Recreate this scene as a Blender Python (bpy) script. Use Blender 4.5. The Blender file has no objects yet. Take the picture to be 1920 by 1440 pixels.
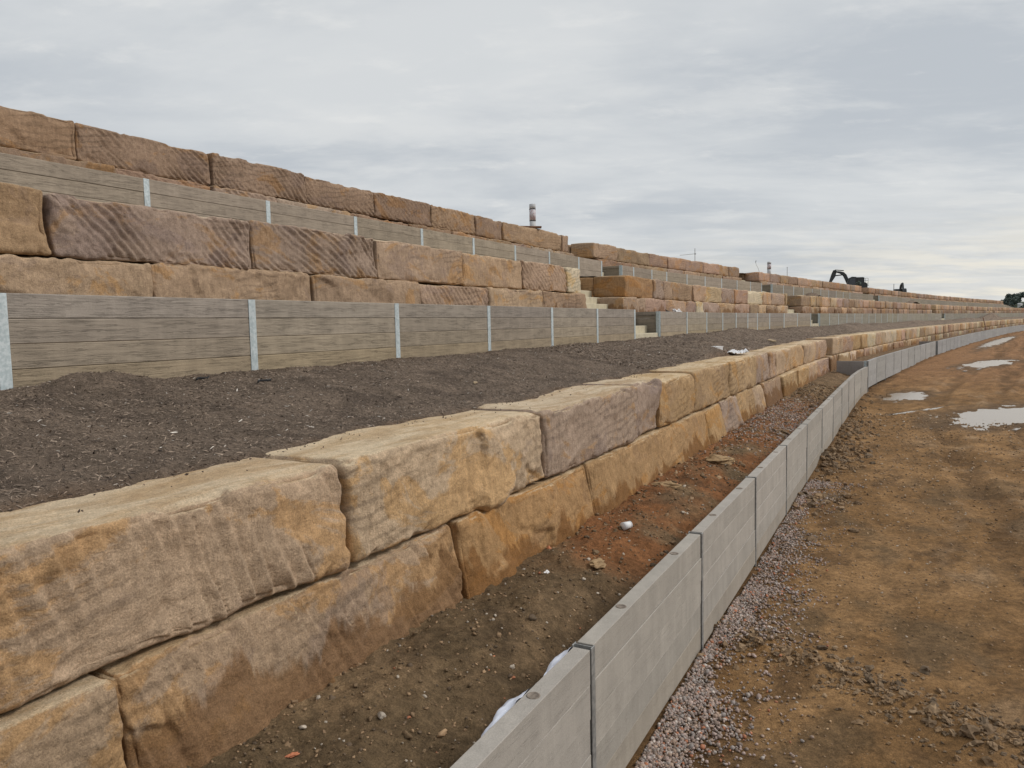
import bpy, math, random
import numpy as np
from mathutils import Matrix, Vector

random.seed(7)
RNG = np.random.default_rng(11)
scene = bpy.context.scene
COL = scene.collection

# ------------------------------------------------------------------ camera
EYE = 2.85
ROLL = 0.022
HOR = 594 + ROLL * 760
PITCH = math.atan((720 - HOR) / 1400.0)
fw = Vector((0, math.cos(PITCH), -math.sin(PITCH)))
r0 = Vector((1, 0, 0)); u0 = r0.cross(fw)
rr = r0 * math.cos(-ROLL) + u0 * math.sin(-ROLL)
uu = -r0 * math.sin(-ROLL) + u0 * math.cos(-ROLL)
cam_data = bpy.data.cameras.new('camera')
cam_data.sensor_width = 36.0
cam_data.lens = 36.0 * 1400.0 / 1920.0
cam_data.clip_start = 0.05
cam_data.clip_end = 9000
cam = bpy.data.objects.new('camera', cam_data)
COL.objects.link(cam)
M4 = Matrix(((rr.x, uu.x, -fw.x, 0), (rr.y, uu.y, -fw.y, 0), (rr.z, uu.z, -fw.z, EYE), (0, 0, 0, 1)))
cam.matrix_world = M4
scene.camera = cam

# ------------------------------------------------------------------ world, sun, exposure
SUN_DIR = Vector((0.76, -0.10, 0.72)).normalized()      # towards the hidden sun
world = bpy.data.worlds.new('World'); scene.world = world
world.use_nodes = True
wn, wl = world.node_tree.nodes, world.node_tree.links
wn.clear()


def W(kind, **kw):
    n = wn.new(kind)
    for k, v in kw.items():
        setattr(n, k, v)
    return n


w_out = W('ShaderNodeOutputWorld')
sky = W('ShaderNodeTexSky', sky_type='NISHITA', sun_disc=False)
sky.sun_elevation = math.asin(SUN_DIR.z)
sky.sun_rotation = math.atan2(SUN_DIR.x, SUN_DIR.y)
bg_sky = W('ShaderNodeBackground'); bg_sky.inputs['Strength'].default_value = 0.08
wl.new(sky.outputs[0], bg_sky.inputs['Color'])
tc = W('ShaderNodeTexCoord')
sep = W('ShaderNodeSeparateXYZ'); wl.new(tc.outputs['Generated'], sep.inputs[0])


def wmath(op, a, b=None, clamp=False):
    n = W('ShaderNodeMath', operation=op, use_clamp=clamp)
    for i, v in enumerate((a, b)):
        if v is None: continue
        if isinstance(v, (int, float)): n.inputs[i].default_value = v
        else: wl.new(v, n.inputs[i])
    return n.outputs[0]


def wmap(v, a, b, c=0.0, d=1.0):
    n = W('ShaderNodeMapRange', interpolation_type='SMOOTHSTEP')
    wl.new(v, n.inputs[0])
    for i, q in enumerate((a, b, c, d)): n.inputs[1 + i].default_value = q
    return n.outputs[0]


def wmix(f, a, b):
    n = W('ShaderNodeMix', data_type='RGBA')
    if isinstance(f, (int, float)): n.inputs[0].default_value = f
    else: wl.new(f, n.inputs[0])
    for i, v in ((6, a), (7, b)):
        if isinstance(v, tuple): n.inputs[i].default_value = (*v, 1)
        else: wl.new(v, n.inputs[i])
    return n.outputs[2]


zden = wmath('ADD', wmath('MAXIMUM', sep.outputs[2], 0.0), 0.11)
cu = W('ShaderNodeCombineXYZ')
wl.new(wmath('DIVIDE', sep.outputs[0], zden), cu.inputs[0])
wl.new(wmath('DIVIDE', sep.outputs[1], zden), cu.inputs[1])


def wnoise(scale, detail, rough, dist, off):
    mp = W('ShaderNodeMapping'); wl.new(cu.outputs[0], mp.inputs[0])
    mp.inputs['Location'].default_value = off
    mp.inputs['Rotation'].default_value = (0, 0, 0.35)
    mp.inputs['Scale'].default_value = (0.75, 1.25, 1)
    n = W('ShaderNodeTexNoise'); wl.new(mp.outputs[0], n.inputs['Vector'])
    n.inputs['Scale'].default_value = scale; n.inputs['Detail'].default_value = detail
    n.inputs['Roughness'].default_value = rough; n.inputs['Distortion'].default_value = dist
    return n.outputs[0]


big = wmap(wnoise(0.75, 7, 0.56, 0.3, (3.1, 1.7, 0)), 0.36, 0.64)
mid = wmap(wnoise(2.0, 8, 0.6, 0.25, (7.3, 2.2, 0)), 0.46, 0.70)
fine = wmap(wnoise(4.2, 8, 0.62, 0.15, (1.3, 8.2, 0)), 0.54, 0.74)
c1 = wmix(big, (0.535, 0.572, 0.612), (0.700, 0.722, 0.735))
c2 = wmix(wmath('MULTIPLY', mid, 0.55), c1, (0.78, 0.79, 0.785))
c3 = wmix(wmath('MULTIPLY', fine, 0.35), c2, (0.88, 0.875, 0.85))
lowf = wmap(sep.outputs[2], 0.16, 0.005)
rightf = wmap(sep.outputs[0], 0.05, 0.62, 0.25, 1.0)
strk = wmap(wnoise(1.5, 8, 0.6, 0.2, (2.7, 5.1, 0)), 0.42, 0.62, 0.25, 1.0)
warm = wmix(wmath('MULTIPLY', wmath('MULTIPLY', wmath('MULTIPLY', lowf, rightf), strk), 0.9), c3, (0.96, 0.89, 0.75))
bg_cl = W('ShaderNodeBackground'); wl.new(warm, bg_cl.inputs['Color']); bg_cl.inputs['Strength'].default_value = 0.76
mixs = W('ShaderNodeMixShader'); mixs.inputs[0].default_value = 0.96
wl.new(bg_sky.outputs[0], mixs.inputs[1]); wl.new(bg_cl.outputs[0], mixs.inputs[2])
wl.new(mixs.outputs[0], w_out.inputs['Surface'])

sun_data = bpy.data.lights.new('sun', 'SUN')
sun_data.energy = 1.5; sun_data.angle = math.radians(20); sun_data.color = (1.0, 0.95, 0.88)
sun = bpy.data.objects.new('sun', sun_data); COL.objects.link(sun)
sun.rotation_euler = SUN_DIR.to_track_quat('Z', 'Y').to_euler()
sun.location = (20, -20, 40)

vs = scene.view_settings
vs.view_transform = 'Standard'; vs.look = 'None'; vs.exposure = 0.36; vs.gamma = 1.0
vs.use_curve_mapping = False
scene.render.engine = 'CYCLES'
scene.cycles.use_denoising = True
scene.cycles.max_bounces = 6

# ------------------------------------------------------------------ plan curve: the terraces bend to the right
KN = [(-60, 28.1), (25, 28.1), (34, 34.3), (60, 36), (100, 37.5), (140, 39.5), (200, 41), (400, 42)]
_ds = 0.05
_S = np.arange(-50, 420, _ds)
_T = np.radians(np.interp(_S, [k[0] for k in KN], [k[1] for k in KN]))
_i0 = int(np.argmin(abs(_S)))
_X = np.cumsum(np.sin(_T)) * _ds; _Y = np.cumsum(np.cos(_T)) * _ds
_X -= _X[_i0]; _Y -= _Y[_i0]


def C(s, p):
    """plan position: s metres along the terraces, p metres left of the line under the camera"""
    x = np.interp(s, _S, _X); y = np.interp(s, _S, _Y); t = np.interp(s, _S, _T)
    return x - p * np.cos(t), y + p * np.sin(t)


def yaw(s):
    return math.pi / 2 - float(np.interp(s, _S, _T))


def sstep(x, a, b):
    t = np.clip((np.asarray(x, float) - a) / (b - a), 0, 1)
    return t * t * (3 - 2 * t)


# ------------------------------------------------------------------ numpy noise
def _hash(ix, iy, iz, seed):
    with np.errstate(over='ignore'):
        h = (ix.astype(np.uint32) * np.uint32(374761393) + iy.astype(np.uint32) * np.uint32(668265263)
             + iz.astype(np.uint32) * np.uint32(2246822519) + np.uint32((seed * 3266489917) & 0xffffffff))
        h = (h ^ (h >> np.uint32(13))) * np.uint32(1274126177)
        h = (h ^ (h >> np.uint32(16))) * np.uint32(2654435761)
        return h ^ (h >> np.uint32(15))


def noise(x, y, z=0.0, seed=0):
    x, y, z = np.broadcast_arrays(np.asarray(x, float), np.asarray(y, float), np.asarray(z, float))
    ix, iy, iz = np.floor(x).astype(np.int64), np.floor(y).astype(np.int64), np.floor(z).astype(np.int64)
    fx, fy, fz = x - ix, y - iy, z - iz
    ux, uy, uz = (f * f * f * (f * (f * 6 - 15) + 10) for f in (fx, fy, fz))
    out = 0.0
    for a in (0, 1):
        wx = ux if a else 1 - ux
        for b in (0, 1):
            wy = uy if b else 1 - uy
            for c in (0, 1):
                wz = uz if c else 1 - uz
                h = _hash(ix + a, iy + b, iz + c, seed)
                gx = (h & np.uint32(1023)).astype(float) / 511.5 - 1
                gy = ((h >> np.uint32(10)) & np.uint32(1023)).astype(float) / 511.5 - 1
                gz = ((h >> np.uint32(20)) & np.uint32(1023)).astype(float) / 511.5 - 1
                out = out + wx * wy * wz * (gx * (fx - a) + gy * (fy - b) + gz * (fz - c))
    return out * 1.3


def fbm(x, y, z=0.0, seed=0, octv=4, gain=0.5):
    t, a, f = 0.0, 1.0, 1.0
    for o in range(octv):
        t = t + a * noise(np.asarray(x) * f, np.asarray(y) * f, np.asarray(z) * f, seed + o * 17)
        a *= gain; f *= 2.03
    return t


# ------------------------------------------------------------------ mesh and object helpers
def mesh_np(name, V, F, mat, smooth=True, colors=None, scrape_light=None):
    """V (n,3); F list of index arrays, each (m,3) or (m,4)"""
    if not isinstance(F, (list, tuple)): F = [F]
    V = np.ascontiguousarray(V, dtype=np.float32)
    me = bpy.data.meshes.new(name)
    me.vertices.add(len(V)); me.vertices.foreach_set('co', V.ravel())
    li = np.concatenate([np.asarray(f).ravel() for f in F]).astype(np.int32)
    tot = np.concatenate([np.full(len(f), np.asarray(f).shape[1]) for f in F])
    st = np.concatenate([[0], np.cumsum(tot)[:-1]]).astype(np.int32)
    me.loops.add(len(li)); me.loops.foreach_set('vertex_index', li)
    me.polygons.add(len(st)); me.polygons.foreach_set('loop_start', st)
    me.polygons.foreach_set('use_smooth', np.full(len(st), bool(smooth)))
    me.update(calc_edges=True)
    if colors is not None:
        ca = me.color_attributes.new('tint', 'FLOAT_COLOR', 'POINT')
        c = np.ones((len(V), 4), np.float32); c[:, :3] = colors
        ca.data.foreach_set('color', c.ravel())
    if scrape_light is not None:
        at = me.attributes.new('scrape_light', 'FLOAT', 'POINT')
        at.data.foreach_set('value', np.ascontiguousarray(scrape_light, dtype=np.float32))
    if mat: me.materials.append(mat)
    return me


def link(name, me, parent=None, loc=(0, 0, 0), rz=0.0, color=None):
    o = bpy.data.objects.new(name, me); COL.objects.link(o)
    o.location = loc; o.rotation_euler = (0, 0, rz)
    if parent is not None: o.parent = parent
    if color is not None: o.color = color
    return o


def tag(o, label=None, cat=None, group=None, kind=None):
    if label: o['label'] = label
    if cat: o['category'] = cat
    if group: o['group'] = group
    if kind: o['kind'] = kind
    return o


def thing(name, label, cat, loc=(0, 0, 0), rz=0.0, group=None):
    o = bpy.data.objects.new(name, None); COL.objects.link(o)
    o.location = loc; o.rotation_euler = (0, 0, rz); o.empty_display_size = 0.2
    return tag(o, label, cat, group, 'thing')


class MB:
    """collects boxes, prisms and tubes for one mesh"""
    def __init__(self):
        self.v = []; self.f3 = []; self.f4 = []; self.n = 0

    def add(self, v, f):
        v = np.asarray(v, float); self.v.append(v)
        for q in f:
            (self.f4 if len(q) == 4 else self.f3).append([i + self.n for i in q])
        self.n += len(v)

    def box(self, c, d, rz=0.0, bev=0.0):
        hx, hy, hz = d[0] / 2, d[1] / 2, d[2] / 2
        if bev <= 0:
            v = np.array([(x, y, z) for x in (-hx, hx) for y in (-hy, hy) for z in (-hz, hz)])
            f = [(0, 1, 3, 2), (4, 6, 7, 5), (0, 4, 5, 1), (2, 3, 7, 6), (0, 2, 6, 4), (1, 5, 7, 3)]
        else:
            v, f = bevel_box(hx, hy, hz, bev)
        if rz:
            a, b = math.cos(rz), math.sin(rz)
            v = np.stack([v[:, 0] * a - v[:, 1] * b, v[:, 0] * b + v[:, 1] * a, v[:, 2]], 1)
        self.add(v + np.array(c), f)

    def prism(self, pts, y0, y1):
        """polygon in (x,z) extruded along y (fan-triangulated)"""
        n = len(pts)
        v = [(x, y0, z) for x, z in pts] + [(x, y1, z) for x, z in pts]
        f = [(i, (i + 1) % n, (i + 1) % n + n, i + n) for i in range(n)]
        f += [(0, i + 1, i) for i in range(1, n - 1)] + [(n, n + i, n + i + 1) for i in range(1, n - 1)]
        self.add(v, f)

    def tube(self, a, b, r, r2=None, n=10):
        a, b = Vector(a), Vector(b); r2 = r if r2 is None else r2
        d = (b - a).normalized(); e = d.orthogonal().normalized(); g = d.cross(e)
        v = []
        for q, rad in ((a, r), (b, r2)):
            for i in range(n):
                t = 2 * math.pi * i / n
                v.append(q + (e * math.cos(t) + g * math.sin(t)) * rad)
        v += [a, b]
        f = [(i, (i + 1) % n, n + (i + 1) % n, n + i) for i in range(n)]
        f += [(2 * n, (i + 1) % n, i) for i in range(n)] + [(2 * n + 1, n + i, n + (i + 1) % n) for i in range(n)]
        self.add([tuple(q) for q in v], f)

    def mesh(self, name, mat, smooth=False):
        F = []
        if self.f4: F.append(np.array(self.f4))
        if self.f3: F.append(np.array(self.f3))
        return mesh_np(name, np.concatenate(self.v), F, mat, smooth)


def bevel_box(hx, hy, hz, b):
    """box with chamfered edges, 24 vertices"""
    v = []; idx = {}
    for sx in (-1, 1):
        for sy in (-1, 1):
            for sz in (-1, 1):
                for ax in range(3):
                    q = [sx * (hx - b), sy * (hy - b), sz * (hz - b)]
                    q[ax] = (sx, sy, sz)[ax] * (hx, hy, hz)[ax]
                    idx[(sx, sy, sz, ax)] = len(v); v.append(q)
    f = []
    for ax in range(3):
        o = [i for i in range(3) if i != ax]
        for sg in (-1, 1):
            def k(a, c):
                t = [0, 0, 0]; t[ax] = sg; t[o[0]] = a; t[o[1]] = c
                return idx[(*t, ax)]
            f.append((k(-1, -1), k(1, -1), k(1, 1), k(-1, 1)))
    for ax in range(3):
        o = [i for i in range(3) if i != ax]
        for a in (-1, 1):
            for c in (-1, 1):
                def k(sg, which):
                    t = [0, 0, 0]; t[ax] = sg; t[o[0]] = a; t[o[1]] = c
                    return idx[(*t, which)]
                f.append((k(-1, o[0]), k(1, o[0]), k(1, o[1]), k(-1, o[1])))
    for sx in (-1, 1):
        for sy in (-1, 1):
            for sz in (-1, 1):
                f.append(tuple(idx[(sx, sy, sz, a)] for a in range(3)))
    v = np.array(v, float)
    g = []
    for q in f:                                   # outward winding
        c = v[list(q)].mean(0); nrm = np.cross(v[q[1]] - v[q[0]], v[q[2]] - v[q[0]])
        g.append(q if np.dot(nrm, c) > 0 else q[::-1])
    return v, g


def grid_faces(nu, nv):
    i = np.arange((nu - 1) * (nv - 1)); a = i // (nv - 1); b = i % (nv - 1)
    k = a * nv + b
    return np.stack([k, k + nv, k + nv + 1, k + 1], 1)


# ------------------------------------------------------------------ materials
class NT:
    def __init__(self, name, rough=0.9, spec=0.25):
        self.m = bpy.data.materials.new(name); self.m.use_nodes = True
        self.t = self.m.node_tree; self.t.nodes.clear()
        self.out = self.t.nodes.new('ShaderNodeOutputMaterial')
        self.b = self.t.nodes.new('ShaderNodeBsdfPrincipled')
        self.b.inputs['Roughness'].default_value = rough
        self.b.inputs['Specular IOR Level'].default_value = spec
        self.t.links.new(self.b.outputs[0], self.out.inputs['Surface'])

    def n(self, kind, **kw):
        q = self.t.nodes.new(kind)
        for k, v in kw.items(): setattr(q, k, v)
        return q

    def set(self, sock, v):
        if isinstance(v, (int, float)): sock.default_value = v
        elif isinstance(v, tuple):
            sock.default_value = (*v, 1) if (len(v) == 3 and sock.type == 'RGBA') else v
        else: self.t.links.new(v, sock)

    def coords(self, rnd=True, obj=True):
        c = self.n('ShaderNodeTexCoord').outputs['Object']
        if not rnd: return c
        oi = self.n('ShaderNodeObjectInfo')
        mul = self.n('ShaderNodeVectorMath', operation='MULTIPLY_ADD')
        mul.inputs[1].default_value = (0, 0, 0)
        cb = self.n('ShaderNodeCombineXYZ')
        for i, k in enumerate((41.0, 23.0, 67.0)):
            self.t.links.new(self.math('MULTIPLY', oi.outputs['Random'], k), cb.inputs[i])
        ad = self.n('ShaderNodeVectorMath', operation='ADD')
        self.t.links.new(c, ad.inputs[0]); self.t.links.new(cb.outputs[0], ad.inputs[1])
        self.t.nodes.remove(mul)
        return ad.outputs[0]

    def scl(self, vec, s, rot=(0, 0, 0)):
        q = self.n('ShaderNodeMapping')
        self.t.links.new(vec, q.inputs[0]); q.inputs['Scale'].default_value = s; q.inputs['Rotation'].default_value = rot
        return q.outputs[0]

    def noise(self, vec, scale, detail=4, rough=0.55, dist=0.0):
        q = self.n('ShaderNodeTexNoise'); self.t.links.new(vec, q.inputs['Vector'])
        for k, v in (('Scale', scale), ('Detail', detail), ('Roughness', rough), ('Distortion', dist)):
            q.inputs[k].default_value = v
        return q.outputs[0]

    def math(self, op, a, b=None, clamp=False):
        q = self.n('ShaderNodeMath', operation=op, use_clamp=clamp)
        self.set(q.inputs[0], a)
        if b is not None: self.set(q.inputs[1], b)
        return q.outputs[0]

    def map(self, v, a, b, c=0.0, d=1.0):
        q = self.n('ShaderNodeMapRange', interpolation_type='SMOOTHSTEP'); self.set(q.inputs[0], v)
        for i, k in enumerate((a, b, c, d)): self.set(q.inputs[1 + i], k)
        return q.outputs[0]

    def mix(self, f, a, b, bt='MIX'):
        q = self.n('ShaderNodeMix', data_type='RGBA', blend_type=bt)
        self.set(q.inputs[0], f); self.set(q.inputs[6], a); self.set(q.inputs[7], b)
        return q.outputs[2]

    def gray(self, v):
        q = self.n('ShaderNodeCombineColor')
        for i in range(3): self.t.links.new(v, q.inputs[i])
        return q.outputs[0]

    def mul(self, col, v):
        return self.mix(1.0, col, self.gray(v), 'MULTIPLY')

    def bump(self, h, strength, dist, prev=None):
        q = self.n('ShaderNodeBump'); q.inputs['Strength'].default_value = strength
        q.inputs['Distance'].default_value = dist; self.t.links.new(h, q.inputs['Height'])
        if prev is not None: self.t.links.new(prev, q.inputs['Normal'])
        return q.outputs[0]

    def done(self, col, nrm=None):
        self.set(self.b.inputs['Base Color'], col)
        if nrm is not None: self.t.links.new(nrm, self.b.inputs['Normal'])
        return self.m


def mat_sandstone(name, attr=False):
    m = NT(name, 0.92, 0.2)
    P = m.coords(rnd=not attr)
    oc = m.n('ShaderNodeTexCoord').outputs['Object']
    oi = m.n('ShaderNodeObjectInfo')
    if attr:
        tint = m.n('ShaderNodeVertexColor', layer_name='tint').outputs[0]; wet = None
    else:
        tint, wet = oi.outputs['Color'], oi.outputs['Alpha']
    n1 = m.noise(P, 1.1, 9, 0.68, 0.5)
    col = m.mul(tint, m.map(n1, 0.3, 0.72, 0.87, 1.12))
    och = m.map(m.noise(m.scl(P, (0.8, 0.8, 1.3)), 1.2, 9, 0.66, 0.9), 0.53, 0.58)
    col = m.mix(m.math('MULTIPLY', och, 0.75), col, m.mix(1.0, tint, (1.06, 0.88, 0.60), 'MULTIPLY'))
    mau = m.map(m.noise(m.scl(P, (1, 1, 1.5), (0.3, 0.5, 0.2)), 0.95, 9, 0.68, 0.6), 0.545, 0.60)
    col = m.mix(m.math('MULTIPLY', mau, 0.65), col, m.mix(1.0, tint, (0.80, 0.81, 0.89), 'MULTIPLY'))
    # thin iron bands
    wv = m.n('ShaderNodeTexWave', bands_direction='Z'); m.t.links.new(m.scl(P, (0.5, 0.5, 1), (0.1, 0.25, 0)), wv.inputs[0])
    for k, v in (('Scale', 3.4), ('Distortion', 11.0), ('Detail', 4.0), ('Detail Scale', 0.8), ('Detail Roughness', 0.55)):
        wv.inputs[k].default_value = v
    bandmask = m.map(m.noise(P, 0.9, 3), 0.45, 0.6)
    col = m.mul(col, m.math('SUBTRACT', 1.0, m.math('MULTIPLY', m.math('MULTIPLY', m.map(wv.outputs[0], 0.55, 0.95), bandmask), 0.24)))
    # weathering streaks down the face and pale bruises left by the pick
    st = m.noise(m.scl(P, (26, 26, 2.6), (0, 0.3, 0)), 1.0, 6, 0.65)
    col = m.mul(col, m.map(st, 0.32, 0.68, 0.88, 1.08))
    pale = m.map(m.noise(m.scl(P, (26, 26, 3.0), (0, 0.32, 0)), 1.0, 4, 0.6), 0.62, 0.74)
    pm = m.map(m.noise(P, 1.7, 3), 0.5, 0.62)
    col = m.mix(m.math('MULTIPLY', m.math('MULTIPLY', pale, pm), 0.45), col, m.mix(0.5, tint, (0.62, 0.50, 0.36)))
    sa = m.n('ShaderNodeAttribute', attribute_name='scrape_light').outputs['Fac']  # pale scraped crests; light catching the grooves is painted in too
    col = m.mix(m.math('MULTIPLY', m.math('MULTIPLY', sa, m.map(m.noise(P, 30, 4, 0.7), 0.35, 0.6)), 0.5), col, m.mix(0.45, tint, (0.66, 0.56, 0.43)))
    # sawn top bed: clean, pale, streaked lengthwise
    g = m.n('ShaderNodeNewGeometry'); sp = m.n('ShaderNodeSeparateXYZ'); m.t.links.new(g.outputs['True Normal'], sp.inputs[0])
    topm = m.map(sp.outputs[2], 0.80, 0.95)
    ts = m.noise(m.scl(P, (0.8, 2.8, 1), (0, 0, 0.2)), 1.6, 9, 0.68, 0.6)
    topc = m.mix(m.map(ts, 0.38, 0.60), (0.50, 0.36, 0.20), (0.76, 0.64, 0.45))
    topc = m.mix(0.3, topc, tint)
    td = m.map(m.noise(P, 2.5, 5, 0.65), 0.52, 0.75)
    topc = m.mix(m.math('MULTIPLY', td, 0.5), topc, (0.30, 0.19, 0.10))
    col = m.mix(m.math('MULTIPLY', topm, 0.85), col, topc)
    # mud splash and damp climbing the foot
    if wet is not None:
        z = m.n('ShaderNodeSeparateXYZ'); m.t.links.new(oc, z.inputs[0])
        hh = m.math('SUBTRACT', m.math('ADD', m.math('MULTIPLY', wet, 0.75), m.math('MULTIPLY', m.math('SUBTRACT', m.noise(m.scl(P, (1.5, 1.5, 0.4)), 1.6, 5, 0.6, 0.6), 0.5), 1.1)), z.outputs[2])
        wm = m.math('MULTIPLY', m.map(hh, -0.04, 0.05), m.map(wet, 0.0, 0.25))
        col = m.mix(m.math('MULTIPLY', wm, 0.8), col, m.mix(1.0, tint, (0.50, 0.38, 0.255), 'MULTIPLY'))
    sk = m.noise(P, 110, 3, 0.7)
    col = m.mul(col, m.map(sk, 0.3, 0.7, 0.78, 1.2))
    bl = m.noise(P, 15, 8, 0.72)
    col = m.mul(col, m.map(bl, 0.3, 0.7, 0.86, 1.12))
    col = m.mix(1.0, col, (0.995, 0.970, 0.950), 'MULTIPLY')
    pit = m.map(m.noise(P, 42, 5, 0.6), 0.60, 0.70)
    col = m.mul(col, m.math('SUBTRACT', 1.0, m.math('MULTIPLY', pit, 0.22)))
    nb = m.bump(m.noise(P, 8, 10, 0.74, 0.15), 0.8, 0.045)
    nb = m.bump(m.noise(P, 55, 6, 0.7), 0.55, 0.010, nb)
    nb = m.bump(m.noise(m.scl(P, (40, 40, 5), (0, 0.25, 0)), 1.0, 4, 0.6), 0.4, 0.010, nb)
    return m.done(col, nb)


def mat_sleeper(name, attr=False, plain=False):
    """cast concrete sleeper with a timber-grain face"""
    m = NT(name, 0.85, 0.3)
    P = m.coords(rnd=True)
    oi = m.n('ShaderNodeObjectInfo')
    tint = m.n('ShaderNodeVertexColor', layer_name='tint').outputs[0] if attr else oi.outputs['Color']
    gr = oi.outputs['Alpha'] if not attr else 0.5
    g1 = m.noise(m.scl(P, (2.2, 8, 62)), 1.0, 5, 0.6, 0.8)
    crack = m.map(m.math('ABSOLUTE', m.math('SUBTRACT', g1, 0.5)), 0.0, 0.03, 1.0, 0.0)
    cm = m.map(m.noise(m.scl(P, (2.5, 4, 14)), 1.0, 3), 0.38, 0.58)
    crack = m.math('MULTIPLY', m.math('MULTIPLY', crack, cm), gr)
    col = m.mul(tint, m.map(m.noise(P, 2.2, 8, 0.65, 0.3), 0.3, 0.7, 0.92, 1.07))
    if not plain: col = m.mul(col, m.map(m.noise(m.scl(P, (1.2, 5, 40)), 1.5, 5, 0.6), 0.3, 0.7, 0.90, 1.09))
    col = m.mul(col, m.map(m.noise(m.scl(P, (9, 9, 0.7)), 1.0, 4, 0.6), 0.35, 0.7, 0.93, 1.05))
    col = m.mul(col, m.map(m.noise(P, 140, 3, 0.7), 0.3, 0.7, 0.88, 1.1))
    col = m.mul(col, m.math('SUBTRACT', 1.0, m.math('MULTIPLY', crack, 0.24)))
    if plain: gr = 0.12
    wh = m.map(m.noise(m.scl(P, (1.2, 1, 5)), 1.3, 6, 0.7, 1.0), 0.66, 0.78)
    if not plain: col = m.mix(m.math('MULTIPLY', wh, 0.35), col, (0.42, 0.40, 0.37))
    hgt = m.math('SUBTRACT', m.math('MULTIPLY', m.math('MULTIPLY', g1, 0.5), gr), crack)
    nb = m.bump(hgt, 0.6, 0.010)
    nb = m.bump(m.noise(P, 70, 5, 0.7), 0.25, 0.006, nb)
    return m.done(col, nb)


def mat_steel(name, c0, c1, metal=0.35):
    m = NT(name, 0.55, 0.5)
    P = m.coords()
    m.b.inputs['Metallic'].default_value = metal
    col = m.mix(m.map(m.noise(P, 30, 4, 0.6), 0.35, 0.65), c0, c1)
    col = m.mul(col, m.map(m.noise(m.scl(P, (8, 8, 1.0)), 1.0, 4), 0.3, 0.7, 0.85, 1.08))
    dirt = m.map(m.noise(P, 4, 5, 0.65), 0.6, 0.78)
    col = m.mix(m.math('MULTIPLY', dirt, 0.4), col, (0.25, 0.19, 0.13))
    return m.done(col, m.bump(m.noise(P, 60, 3), 0.1, 0.004))


def mat_plain(name, col, rough=0.8, spec=0.3, var=0.15, scale=6.0, metal=0.0):
    m = NT(name, rough, spec); P = m.coords()
    m.b.inputs['Metallic'].default_value = metal
    c = m.mix(1.0, col, m.gray(m.map(m.noise(P, scale, 5, 0.6), 0.3, 0.7, 1 - var, 1 + var)), 'MULTIPLY')
    return m.done(c, m.bump(m.noise(P, scale * 6, 4), 0.25, 0.006))


def mat_earth(name, sc=1.0, bump=0.6, rough=0.95):
    """loose ground: colour of the soil comes from the vertex attribute, grain from noise"""
    m = NT(name, rough, 0.2)
    P = m.n('ShaderNodeTexCoord').outputs['Object']
    tint = m.n('ShaderNodeVertexColor', layer_name='tint').outputs[0]
    col = m.mul(tint, m.map(m.noise(P, 3.0 * sc, 7, 0.65, 0.3), 0.3, 0.7, 0.78, 1.2))
    col = m.mul(col, m.map(m.noise(P, 18 * sc, 8, 0.75), 0.3, 0.7, 0.62, 1.3))
    col = m.mul(col, m.map(m.noise(P, 95 * sc, 3, 0.7), 0.3, 0.7, 0.75, 1.22))
    vo = m.n('ShaderNodeTexVoronoi'); m.t.links.new(P, vo.inputs['Vector']); vo.inputs['Scale'].default_value = 38 * sc
    lit = m.map(vo.outputs['Distance'], 0.0, 0.22, 1.0, 0.0)
    sel = m.map(m.noise(P, 9 * sc, 3), 0.56, 0.66)
    col = m.mix(m.math('MULTIPLY', m.math('MULTIPLY', lit, sel), 0.45), col, m.mix(0.6, tint, (0.42, 0.32, 0.24)))
    nb = m.bump(m.noise(P, 6 * sc, 9, 0.75, 0.2), min(1.0, bump * 1.4), 0.10)
    nb = m.bump(m.noise(P, 40 * sc, 5, 0.7), bump, 0.02, nb)
    nb = m.bump(lit, 0.25, 0.012, nb)
    return m.done(col, nb)


def mat_bits(name, rough=0.85):
    m = NT(name, rough, 0.3)
    tint = m.n('ShaderNodeVertexColor', layer_name='tint').outputs[0]
    P = m.n('ShaderNodeTexCoord').outputs['Object']
    return m.done(m.mul(tint, m.map(m.noise(P, 60, 3), 0.3, 0.7, 0.8, 1.18)))


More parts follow.
